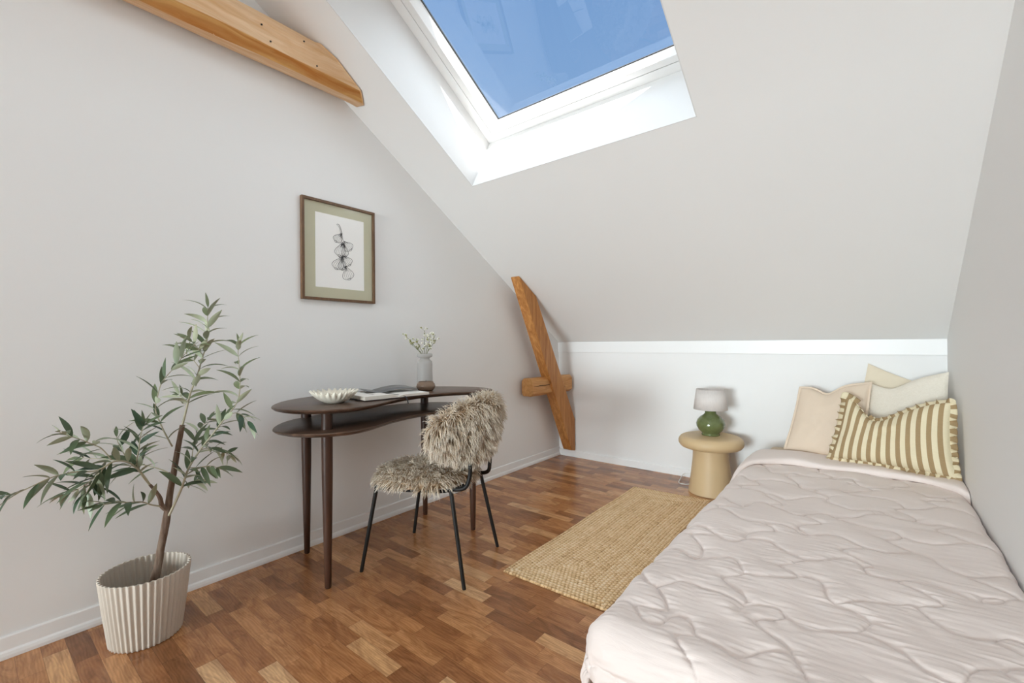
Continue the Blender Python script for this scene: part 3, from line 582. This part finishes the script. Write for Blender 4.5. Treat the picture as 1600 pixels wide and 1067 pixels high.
# ------------------------------------------------------------------ bed
bed = thing('bed', 'single bed with beige sheeted mattress in the corner under the quilt', 'bed', (2.18, 2.4, 0))
M['sheet'] = new_mat('sheet', srgb(206, 188, 164), .8, .2); M['bed_white'] = new_mat('bed_white', (.75, .74, .72), .5)
mb = MB(); mb.box((1.745, 1.03, .15), (2.605, 3.52, .328)); mb.build('mattress', 'sheet', bed, bevel=.035, seg=5, smooth=True, angle=1.2)
mb = MB(); mb.box((1.76, 1.05, .09), (2.60, 3.51, .148)); mb.build('bed_base', 'bed_white', bed, bevel=.004)
for x in (1.80, 2.56):
    for y in (1.12, 3.45):
        mb = MB(); mb.box((x-.025, y-.025, 0), (x+.025, y+.025, .09)); mb.build('leg', 'walnut_leg', bed, bevel=.003)

# ------------------------------------------------------------------ quilt
quilt = thing('quilt', 'pale pinkish beige quilt with wavy stitched cells spread over the bed', 'quilt', (2.18, 2.2, .34))
m = new_mat('quilt_cloth', srgb(231, 219, 213), .62, .25); m.node_tree.nodes['Principled BSDF'].inputs['Sheen Weight'].default_value = .15; t = NT(m); M['quilt'] = m
n1 = t.noise(t.mapping(t.coord(), (6, 34, 20)), 2.2, 4, .6, 1.2); n2 = t.noise(t.coord(), 900, 2); t.nrm(t.bump(n2, .05, .001, t.bump(n1, .22, .004)))
ZT, XLE, XRE, YF = .346, 1.782, 2.585, 1.060
def drape(x, y, lift=0.0):
    """flat sheet coordinates -> draped position; the sheet bends over the left edge, the wall side and the foot"""
    x = np.asarray(x, float); y = np.asarray(y, float)
    su = np.where(x < XLE, XLE-x, np.where(x > XRE, x-XRE, 0)); sx = np.where(x < XLE, -1.0, 1.0); sv = np.maximum(YF-y, 0)
    r = (su**4+sv**4)**.25; dl = np.hypot(su, sv)+1e-9; dx = su/dl; dy = sv/dl
    wl = su/(su+sv+1e-9); R = (.068*wl+.085*(1-wl)); R = np.where((sx > 0) & (su > 0), .035*wl+.085*(1-wl), R)+lift
    ph = np.clip(r/R, 0, PI/2*.93); ex = np.maximum(r-R*PI/2*.93, 0)
    o_ = R*np.sin(ph)+ex*np.where((sx > 0) & (su > 0) & (sv == 0), 0, .13)+.02*ex*np.sin(np.arctan2(sv, su)*9)*(dx*dy*4); dr = R*(1-np.cos(ph))+ex*.985
    X = np.clip(x, XLE, XRE)+sx*dx*o_; Y = np.maximum(y, YF)-dy*o_
    # hanging folds along the foot and the side
    fold = ex*(.10*np.sin(x*23+1.5*np.sin(x*7))*dy); Y = Y-fold
    z = ZT+lift-dr
    return np.stack([X, Y, z], -1)
def seams(x, y):
    rng_ = np.random.default_rng(21); S = []
    for j, yy in enumerate(np.arange(.60, 3.4, .205)):
        for xx in np.arange(1.25, 2.95, .285): S.append((xx+(.142 if j % 2 else 0)+rng_.normal()*.016, yy+rng_.normal()*.014))
    S = np.array(S)
    wx = x+.036*np.sin(y*35+2.0*np.sin(x*7))+.010*np.sin(y*57+x*21); wy = y+.032*np.sin(x*31+1.8*np.sin(y*6)+.7)+.009*np.sin(x*52-y*17)
    P = np.stack([wx.ravel(), wy.ravel()], 1); out_ = np.empty(len(P))
    for a in range(0, len(P), 8000):
        q = P[a:a+8000]; d2 = ((q[:, None]-S[None])*np.array([.86, 1.15]))**2; d2 = d2.sum(2); i2 = np.argpartition(d2, 1, 1)[:, :2]
        v = np.take_along_axis(d2, i2, 1); sp_ = np.linalg.norm((S[i2[:, 0]]-S[i2[:, 1]])*np.array([.86, 1.15]), axis=1); out_[a:a+8000] = np.abs(v[:, 1]-v[:, 0])/(2*sp_+1e-9)
    return out_.reshape(x.shape)
xs = np.linspace(XLE-.245, XRE+.09, 330); ys = np.linspace(YF-.175, 2.985, 640); XX, YY = np.meshgrid(xs, ys, indexing='ij')
G = drape(XX, YY); du = np.gradient(G, axis=0); dv = np.gradient(G, axis=1); NN = np.cross(du, dv); NN /= np.linalg.norm(NN, axis=2)[..., None]
dS = seams(XX, YY); edge = np.minimum(np.minimum(XX-xs[0], xs[-1]-XX), YY-ys[0])
puff = .0085*(1-np.exp(-dS/.014))*sstep(edge, 0, .03)
puff -= .0030*np.exp(-(dS/.0028)**2)
puck = (vnoise(XX*22+YY*9, YY*110-XX*12, 3)-.5)*.0048*np.exp(-dS/.05)*(.5+.8*sstep(YY, 2.4, 1.3))+(vnoise(XX*60, YY*48, 6)-.5)*.0022*np.exp(-dS/.03)
soft = (vnoise(XX*5, YY*6, 9)-.5)*.014+(vnoise(XX*13, YY*10, 4)-.5)*.006
footw = sstep(YY, 1.9, 1.25); soft += footw*((vnoise(XX*9+YY*4, YY*4-XX*3, 12)-.5)*.012+(vnoise(XX*22+YY*14, YY*9-XX*5, 13)-.5)*.004)
G = G+NN*(puff+puck+soft*sstep(edge, 0, .05))[..., None]; G[..., 0] = np.minimum(G[..., 0], W-.004)
G[..., 2] = np.maximum(G[..., 2], .03)
mb = MB(); mb.grid(G); mb.build('cover', 'quilt', quilt, smooth=True, solid=.012)
# turned-back band at the head: a thick rounded roll of the same cloth
xs = np.linspace(XLE-.20, XRE+.075, 150); G = []
base0 = drape(xs, np.full_like(xs, 3.0), .012); tg = np.gradient(base0, axis=0); tg /= np.linalg.norm(tg, axis=1)[:, None]; nr = np.stack([-tg[:, 2], np.zeros(len(xs)), tg[:, 0]], 1)
for i, x in enumerate(xs):
    q = (x-2.2)/.40; yf = 2.945-.10*abs(q)**3.5+.012*math.sin(x*11)+.008*math.sin(x*23+1); yb = 3.17-.05*max(0, q)+.012*math.sin(x*9+2); hh = .021+.003*math.sin(x*17); row_ = []
    for k in range(28):
        a = 2*PI*k/28; cy_ = math.cos(a); cz_ = math.sin(a); yy = (yf+yb)/2-(yb-yf)/2*np.sign(cy_)*abs(cy_)**.35; zz = hh*np.sign(cz_)*abs(cz_)**.55
        zz += .005*(vnoise(x*12, yy*12, 2)-.5)*(cz_ > 0); row_.append(base0[i]+np.array([0, yy-3.0, 0])+nr[i]*(zz+.006))
    G.append(row_)
G = np.array(G); G[..., 0] = np.minimum(G[..., 0], W-.003); G = G.transpose(1, 0, 2); mb = MB(); k = mb.grid(G, closeu=True); n_ = G.shape[1]
mb.f.append(tuple(k+i*n_ for i in range(28))); mb.f.append(tuple(k+i*n_+n_-1 for i in range(27, -1, -1))); mb.m += [0, 0]
mb.build('folded_edge', 'quilt', quilt, smooth=True)

# ------------------------------------------------------------------ cushions
def cushion_surf(BL, BR, TR, TL, thick, n=56, pull=.045, dent=None, p=.5):
    a = np.linspace(-1, 1, n)[:, None]; b = np.linspace(-1, 1, n)[None, :]; a, b = np.broadcast_arrays(a, b)
    BL, BR, TR, TL = (np.array(q, float) for q in (BL, BR, TR, TL)); ctr = (BL+BR+TR+TL)/4; sx_ = ((BR-BL)+(TR-TL))/4; sy_ = ((TL-BL)+(TR-BR))/4; nrm_ = np.cross(sx_, sy_); nrm_ /= np.linalg.norm(nrm_)
    a2 = a*(1-pull*(1-b*b)); b2 = b*(1-pull*(1-a*a))
    lerp = lambda A_, B_, q: A_[None, None]*(1-q)[..., None]+B_[None, None]*q[..., None]
    base = lerp(BL, BR, (a2+1)/2)*((1-b2)/2)[..., None]+lerp(TL, TR, (a2+1)/2)*((1+b2)/2)[..., None]
    tk = thick/2*(np.clip(1-np.abs(a)**2.6, 0, 1)*np.clip(1-np.abs(b)**2.6, 0, 1))**p
    tk = tk*(1+.12*(vnoise(a*2.3+3, b*2.3+1, 5)-.5)+.06*(vnoise(a*7, b*5, 8)-.5))
    if dent:
        a0, dep, wd_, wr_ = dent; g = np.exp(-((a-a0)/np.where(a < a0, wd_, wr_))**2)*((b+1)/2)**1.7; up = sy_/np.linalg.norm(sy_); base = base-up[None, None]*(g*dep)[..., None]; tk = tk*(1-.25*g)
        # cloth gathers towards the dent
        base = base+(sx_/np.linalg.norm(sx_))[None, None]*(.05*(a-a0)*-1*np.exp(-((a-a0)/.5)**2)*((b+1)/2)**2*dep*4)[..., None]
    return base, tk, nrm_, a, b
def cushion(name, label, mat, corners, thick, dent=None, flange=0, ruffle=0, uvs=(1, 1), pull=.045, p=.5, n=56):
    base, tk, nm, a, b = cushion_surf(*corners, thick, n=n, dent=dent, pull=pull, p=p); loc = tuple(np.array(corners[0])*.5+np.array(corners[1])*.5)
    root = thing(name, label, 'cushion', loc, 'cushions on the bed'); mb = MB(); nn = base.shape[0]
    fr_ = base-nm*-1*tk[..., None]; bk_ = base-nm*tk[..., None]
    mb.grid(fr_); k = mb.grid(bk_[::-1]); uv = np.concatenate([np.stack([(a+1)/2*uvs[0], (b+1)/2*uvs[1]], -1).reshape(-1, 2), np.stack([(a[::-1]+1)/2*uvs[0], (b[::-1]+1)/2*uvs[1]], -1).reshape(-1, 2)])
    mb.build('pillowcase', mat, root, smooth=True, uv=uv)
    # border round the seam
    per = np.vstack([base[:, 0], base[-1, 1:], base[-2::-1, -1], base[0, -2:0:-1]]); cen = base.mean((0, 1))
    if flange or ruffle:
        wdt = flange or ruffle; nP = len(per); Q = catmull(per, 5 if ruffle else 2, True); L_ = np.cumsum(np.linalg.norm(np.diff(np.vstack([Q, Q[:1]]), axis=0), axis=1)); L_ = np.concatenate([[0], L_])[:len(Q)]
        Tn = np.roll(Q, -2, 0)-np.roll(Q, 2, 0); Tn /= np.linalg.norm(Tn, axis=1)[:, None]+1e-9; O_ = np.cross(Tn, nm); O_ *= np.sign((O_*(Q-cen)).sum(1))[:, None]
        # smooth the outward direction at the corners
        for _ in range(14): O_ = (np.roll(O_, 1, 0)+O_+np.roll(O_, -1, 0))/3
        O_ /= np.linalg.norm(O_, axis=1)[:, None]+1e-9; rows = []; uvr = []; steps = 6
        rs_ = vnoise(L_*9, L_*0+.3, 3)
        for j in range(steps):
            q = j/(steps-1); 
            if ruffle: off_ = nm[None]*(.017*q*np.sin(L_*2*PI/.042+2.5*rs_*6))[:, None]+Tn*(.010*q*np.cos(L_*2*PI/.042+2.5*rs_*6))[:, None]; w_ = wdt*(.75+.5*rs_)*q
            else: off_ = nm[None]*(.003*q*np.sin(L_*40))[:, None]; w_ = np.full(len(Q), wdt*q)
            rows.append(Q+O_*(w_-.004)[:, None]+off_); uvr.append(np.stack([L_*uvs[0]*2.2 if ruffle else L_, np.full(len(Q), q)], 1))
        Gr = np.array(rows).transpose(1, 0, 2); mb = MB(); mb.grid(Gr, closeu=True); uu = np.array(uvr).transpose(1, 0, 2).reshape(-1, 2)
        Gv = np.concatenate(mb.v); Gv[:, 0] = np.minimum(Gv[:, 0], W-.004); Gv[:, 1] = np.minimum(Gv[:, 1], D-.004); mb.v = [Gv]
        mb.build('ruffle' if ruffle else 'flange', mat, root, smooth=True, solid=.0015, uv=uu)
    return root
def cloth(name, colr, bump=.15, sc_=700):
    m = new_mat(name, colr, .85, .15); t = NT(m); M[name] = m; v = t.coord(); n1 = t.noise(v, sc_, 2, .6); n2 = t.noise(v, 9, 4, .6, .5); t.nrm(t.bump(n1, bump, .001, t.bump(n2, .25, .012))); return m, t
cloth('pink_linen', srgb(222, 204, 184)); cloth('cream_cotton', srgb(224, 212, 190))
m, t = cloth('boucle', srgb(240, 232, 216)); v = t.coord(); n1 = t.noise(t.mapping(v, (1, 1, 1.8)), 85, 5, .7, 1.2); t.nrm(t.bump(n1, .6, .008)); t.col(t.mix(n1, srgb(226, 217, 200), srgb(250, 244, 232)))
m, t = cloth('striped', (.6, .5, .4)); uvn = t.n('ShaderNodeUVMap'); sp = t.n('ShaderNodeSeparateXYZ'); t.l(uvn.outputs[0], sp.inputs[0]); st = t.math('FRACT', sp.outputs[0]); wv = t.noise(t.coord(), 400, 2)
st2 = t.math('GREATER_THAN', st, .48); slub = t.noise(t.mapping(t.coord(), (20, 20, 260)), 3, 3); t.col(t.mix(st2, t.mix(slub, srgb(172, 148, 112), srgb(152, 128, 94)), t.mix(slub, srgb(230, 219, 190), srgb(218, 206, 174))))
cushion('cushion', 'plain cream cushion standing at the very back, mostly hidden by the woolly white one', 'cream_cotton', ((2.16, 3.46, .36), (2.60, 3.49, .36), (2.605, 3.515, .76), (2.275, 3.515, .905)), .05, None, n=40)
cushion('cushion', 'white woolly boucle cushion leaning in the corner behind the striped one', 'boucle', ((2.20, 3.31, .37), (2.605, 3.22, .37), (2.612, 3.31, .875), (2.27, 3.44, .80)), .11, (-.35, .05, .5, .5), n=50)
cushion('cushion', 'plain pinkish beige linen cushion with a narrow flat border', 'pink_linen', ((1.868, 3.215, .372), (2.25, 3.14, .372), (2.285, 3.37, .795), (1.935, 3.40, .745)), .115, (-.15, .05, .35, .35), flange=.014, n=50)
cushion('cushion', 'tan and cream striped oblong cushion with a ruffled edge', 'striped', ((2.105, 3.075, .392), (2.598, 2.955, .392), (2.592, 3.035, .745), (2.175, 3.185, .735)),   .135, (-.34, .125, .42, .72), ruffle=.026, uvs=(12.0, 1), n=80, pull=.05)

# ------------------------------------------------------------------ olive tree in a ribbed pot
TX, TY = .228, .432
tree = thing('potted_olive_tree', 'young olive tree with slender grey-green leaves in a ribbed taupe pot', 'plant', (TX, TY, 0))
M['pot_taupe'] = new_mat('pot_taupe', srgb(200, 190, 177), .55, .35)
nu = 44*12; H_ = .240; G = []
for i in range(nu):
    th = 2*PI*i/nu; rb = math.cos(44*th); q = []
    for r, z, am in ((0, .001, 0), (.100, .001, .4), (.1035, .003, 1), (.1045, .010, 1), (.118, H_*.5, 1), (.131, H_-.002, 1), (.1305, H_, 1), (.127, H_, 1), (.1262, H_-.003, 1), (.114, H_*.5, 1), (.104, .05, .6), (0, .05, 0)):
        rr = r+.0030*rb*am; q.append((TX+rr*math.cos(th), TY+rr*math.sin(th), z))
    G.append(q)
mb = MB(); mb.grid(np.array(G), closeu=True); mb.build('pot', 'pot_taupe', tree, smooth=True)
m = new_mat('soil', srgb(92, 80, 66), .95); t = NT(m); n1 = t.noise(t.coord(), 120, 5, .7); t.nrm(t.bump(n1, 1, .01)); t.col(t.mix(n1, srgb(60, 52, 42), srgb(128, 116, 98))); M['soil'] = m
mb = MB(); mb.lathe([(0, .118), (.06, .116), (.109, .112), (.1085, .10)], (TX, TY, 0), 40); mb.build('soil', 'soil', tree, smooth=True)
m = new_mat('bark', rough=.85, spec=.2); t = NT(m); n1 = t.noise(t.mapping(t.coord(), (60, 60, 12)), 1.2, 5, .65); t.col(t.ramp(n1, [(.3, srgb(88, 70, 58)), (.5, srgb(118, 98, 84)), (.75, srgb(142, 124, 108))])); t.nrm(t.bump(n1, .6, .006)); M['bark'] = m
M['twig'] = new_mat('twig', srgb(178, 172, 148), .7)
def leafmat(name, a, b_):
    m = new_mat(name, a, .45, .4); t = NT(m); at = t.n('ShaderNodeAttribute', attribute_name='tone'); t.col(t.mix(at.outputs['Fac'], a, b_)); M[name] = m
leafmat('leaf_top', srgb(54, 78, 56), srgb(126, 134, 96)); leafmat('leaf_under', srgb(152, 166, 142), srgb(198, 202, 174))
def px(pts, x0, x1=None):
    x1 = x0 if x1 is None else x1; n_ = len(pts); return np.array([at_x(a, b, x0+(x1-x0)*i/max(1, n_-1)) for i, (a, b) in enumerate(pts)])
trunk = MB()
tp_ = px([(236, 906), (240, 893), (248, 878), (251, 858), (257, 828), (262, 798), (266, 768), (272, 735), (278, 700), (285, 664)], .235, .26)
tp_[0] = (TX, TY-.0, .105); tp_[1] = (TX+.004, TY+.012, .135)
trunk.tube(catmull(tp_, 5), np.interp(np.linspace(0, 1, 46), [0, .06, .12, .2, .35, .5, .56, .75, 1], [.020, .019, .017, .0125, .0122, .0125, .0112, .0100, .0085])*1.02, 14)
fk = px([(262, 797), (253, 790), (250, 778), (243, 767), (234, 757)], .25, .275); trunk.tube(catmull(fk, 4), np.linspace(.0095, .0042, 17), 10)
trunk.tube(px([(266, 748), (262, 742), (265, 738)], .25, .255), [.006, .005, .003], 8)
trunk.build('trunk', 'bark', tree, smooth=True)
tw = MB(); fol = MB(); tones = []
rl = np.random.default_rng(5)
UPV = np.array([0, 0, 1.0])
def leaf(p0, d, L, Wd, droop, tone, twist=0):
    d = d/np.linalg.norm(d); side = np.cross(d, UPV+rl.normal(size=3)*.35); side /= np.linalg.norm(side)+1e-9; up = np.cross(side, d)
    cs_, sn_ = math.cos(twist), math.sin(twist); side, up = side*cs_+up*sn_, up*cs_-side*sn_
    K = 8; cen = [p0]; dd = d.copy()
    for k in range(K-1):
        dd = dd-up*droop/(K-1)+np.array([0, 0, -.06])*droop; dd /= np.linalg.norm(dd); cen.append(cen[-1]+dd*L/(K-1))
    cen = np.array(cen); q = np.linspace(0, 1, K); w = Wd/2*np.sin(PI*np.clip(q*.98+.015, 0, 1)**.85)**.9*(1-.1*q); w[0] = .0008; w[-1] = .0003
    ctrl = cen; vfold = .22
    Lft = cen-side*w[:, None]+up*(w*vfold)[:, None]; Rgt = cen+side*w[:, None]+up*(w*vfold)[:, None]; th_ = .00035; V = np.vstack([Lft, cen, Rgt, Lft-up*th_, cen-up*th_*1.5, Rgt-up*th_])
    Fs = []; ms = []
    for k in range(K-1):
        for b0 in (0, K): Fs.append((b0+k, b0+K+k, b0+K+k+1, b0+k+1)); ms.append(0)
        for b0 in (3*K, 4*K): Fs.append((b0+k+1, b0+K+k+1, b0+K+k, b0+k)); ms.append(1)
    k0 = fol.add(V, []); fol.f += [tuple(i+k0 for i in f_) for f_ in Fs]; fol.m += ms; tones.extend([tone]*len(V))
def branch(P, r0, r1, dens, L, tone, start=.15, spread=.9, droop=.5, tipleaf=True):
    P = np.asarray(P); Q = catmull(P, 8); tw.tube(Q, np.linspace(r0, r1, len(Q)), 7); seg = np.concatenate([[0], np.cumsum(np.linalg.norm(np.diff(Q, axis=0), axis=1))]); tot = seg[-1]; s_ = tot*start; k = 0
    Tn = np.gradient(Q, axis=0); Tn /= np.linalg.norm(Tn, axis=1)[:, None]
    view = (CAM-Q.mean(0)); view /= np.linalg.norm(view)
    while s_ < tot:
        j = min(int(np.searchsorted(seg, s_)), len(Q)-1); tdir = Tn[j]; ax1 = np.cross(tdir, view); ax1 /= np.linalg.norm(ax1); ax2 = np.cross(ax1, tdir); az = (k % 2)*PI/2*.75+rl.normal()*.35
        for sg in (1, -1):
            if rl.random() < .07: continue
            dr = ax1*math.cos(az)*sg+ax2*math.sin(az)*sg; sp_ = spread*(1-.35*(s_/tot)); d = tdir*(1-.45*sp_)+dr*sp_*.95+np.array([0, 0, .12])
            leaf(Q[j], d, L*1.22*rl.uniform(.72, 1.15)*(1-.12*(s_/tot)), L*rl.uniform(.215, .285), droop*rl.uniform(.2, 1.7), float(np.clip(tone*.8+rl.normal()*.14, 0, 1)), rl.normal()*.45)
        s_ += dens*.78*rl.uniform(.8, 1.25); k += 1
    if tipleaf:
        for _ in range(2): leaf(Q[-1], Tn[-1]+rl.normal(size=3)*.25, L*rl.uniform(.55, .8), L*.15, .2, float(np.clip(tone+.15, 0, 1)), rl.normal()*.4)
# crown: traced twigs, each at its own distance from the wall
branch(px([(285, 664), (291, 640), (298, 613), (308, 588), (314, 566), (322, 539), (324, 505), (325, 480)], .26, .23), .0042, .0012, .030, .086, .72, .16, .95, .75)
branch(px([(269, 697), (265, 690), (253, 667), (243, 640), (247, 615), (254, 596), (273, 573), (291, 550)], .26, .33), .0030, .001, .036, .080, .42, .08, .85, .4)
branch(px([(289, 632), (287, 624), (279, 616)], .25, .20), .0015, .0009, .02, .055, .55, .3)
branch(px([(312, 575), (300, 560), (290, 552), (284, 546)], .24, .18), .0015, .0009, .03, .07, .7, .3)
branch(px([(317, 555), (306, 540), (296, 530)], .235, .30), .0015, .0009, .026, .07, .7, .3)
branch(px([(264, 805), (268, 797), (283, 764), (295, 731), (312, 704), (330, 681), (354, 650)], .255, .40), .0048, .0025, .026, .078, .38, .30, .95, .55, False)
branch(px([(354, 650), (366, 636), (373, 620), (375, 600), (374, 575), (372, 552), (373, 536)], .40, .34), .0024, .001, .030, .078, .68, .1, .95, .7)
branch(px([(354, 650), (368, 645), (380, 650), (390, 662)], .40, .46), .002, .001, .022, .074, .18, .35, .95, .4)
branch(px([(312, 704), (325, 700), (345, 702), (360, 712)], .30, .22), .002, .001, .028, .072, .6, .2)
branch(px([(295, 731), (310, 730), (330, 728), (345, 733)], .28, .40), .002, .001, .028, .075, .45, .2)
branch(px([(283, 764), (292, 757), (305, 752)], .28, .22), .0016, .001, .034, .075, .4, .4)
branch(px([(300, 720), (302, 700), (312, 672), (326, 655)], .29, .20), .0018, .001, .028, .078, .35, .2)
branch(px([(268, 743), (258, 736), (240, 730), (221, 726), (205, 725)], .25, .16), .0028, .0012, .036, .08, .3, .45)
branch(px([(234, 757), (222, 742), (214, 722), (217, 702), (220, 680), (224, 666)], .275, .33), .0034, .0012, .030, .082, .22, .25, .9, .45)
branch(px([(234, 757), (220, 738), (200, 722), (175, 722), (155, 739), (140, 762), (134, 775)], .275, .36), .0036, .0014, .028, .080, .20, .25, .9, .5)
branch(px([(175, 722), (150, 735), (118, 737), (94, 742), (75, 748), (34, 767), (12, 775), (0, 777)], .33, .44), .0026, .0011, .034, .080, .30, .12, .8, .4)
branch(px([(190, 720), (172, 718), (145, 716), (124, 715)], .31, .22), .002, .001, .030, .078, .25, .15)
branch(px([(174, 718), (159, 701), (144, 694), (127, 687), (105, 680), (93, 675)], .31, .40), .002, .001, .032, .074, .42, .25)
branch(px([(253, 791), (238, 789), (221, 784), (200, 785), (180, 784), (160, 789)], .255, .38), .0028, .0012, .034, .082, .22, .25, .9, .5)
branch(px([(155, 739), (140, 752), (120, 765), (100, 772)], .36, .28), .0018, .001, .030, .078, .25, .1)
branch(px([(205, 725), (192, 706), (184, 690), (182, 682)], .29, .24), .0018, .001, .032, .080, .2, .2)
tw.build('branch', 'twig', tree, smooth=True)
V = np.concatenate(fol.v); V[:, 0] = np.maximum(V[:, 0], .006+.02*(V[:, 0] < 0)); fol.v = [V]
fo = fol.build('foliage', ['leaf_top', 'leaf_under'], tree, smooth=True); fo.data.attributes.new('tone', 'FLOAT', 'POINT').data.foreach_set('value', np.array(tones, np.float32))

# ------------------------------------------------------------------ light
wd = bpy.data.worlds.new('sky'); sc.world = wd; wd.use_nodes = True; nt = wd.node_tree; bg = nt.nodes['Background']
tc = nt.nodes.new('ShaderNodeTexCoord'); se = nt.nodes.new('ShaderNodeSeparateXYZ'); nt.links.new(tc.outputs['Generated'], se.inputs[0])
rmp = nt.nodes.new('ShaderNodeValToRGB'); nt.links.new(se.outputs[2], rmp.inputs[0]); e = rmp.color_ramp.elements
e[0].position = 0; e[0].color = (.62, .72, .85, 1); e[1].position = .95; e[1].color = (*srgb(104, 152, 214), 1); k = e.new(.5); k.color = (*srgb(138, 178, 226), 1)
nt.links.new(rmp.outputs[0], bg.inputs[0]); bg.inputs[1].default_value = 1.0
def sun(name, d, strength, angle, colr=(1, 1, 1)):
    l = bpy.data.lights.new(name, 'SUN'); l.energy = strength; l.angle = math.radians(angle); l.color = colr; o = bpy.data.objects.new(name, l); COL.objects.link(o)
    o.rotation_euler = Vector(d).to_track_quat('-Z', 'Y').to_euler(); o.location = (1, -1, 6)
sun('sun', (-.533, .553, -.701), 18.0, .5, (1, .985, .96))
sun('sky_glow', (-.42, -.22, -.88), 7, 130, (.92, 1.0, 1.02))
def area(name, loc, d, sx_, sy_, power, colr=(1, 1, 1)):
    l = bpy.data.lights.new(name, 'AREA'); l.shape = 'RECTANGLE'; l.size = sx_; l.size_y = sy_; l.energy = power; l.color = colr; o = bpy.data.objects.new(name, l); COL.objects.link(o); o.location = loc
    o.rotation_euler = Vector(d).to_track_quat('-Z', 'Y').to_euler(); return o
area('rear_fill', (1.27, YB-.02, 1.20), (0, 1, 0), 2.3, 1.6, 90, (.90, 1.015, 1.06)).data.spread = math.radians(70)  # added fill lamp set in the made-up rear opening

area('overhead_fill', (1.75, -.45, ZR-.02), (.05, .62, -1), 1.3, .9, 19, (.90, 1.02, 1.08))  # added overhead fill lamp below the closed rear ceiling; no roof window there
vs = sc.view_settings; vs.view_transform = 'Standard'; vs.look = 'None'; vs.exposure = 0.0; vs.gamma = 1; vs.use_curve_mapping = False
sc.cycles.max_bounces = 14; sc.cycles.diffuse_bounces = 8; sc.cycles.transparent_max_bounces = 16; sc.cycles.sample_clamp_indirect = 8
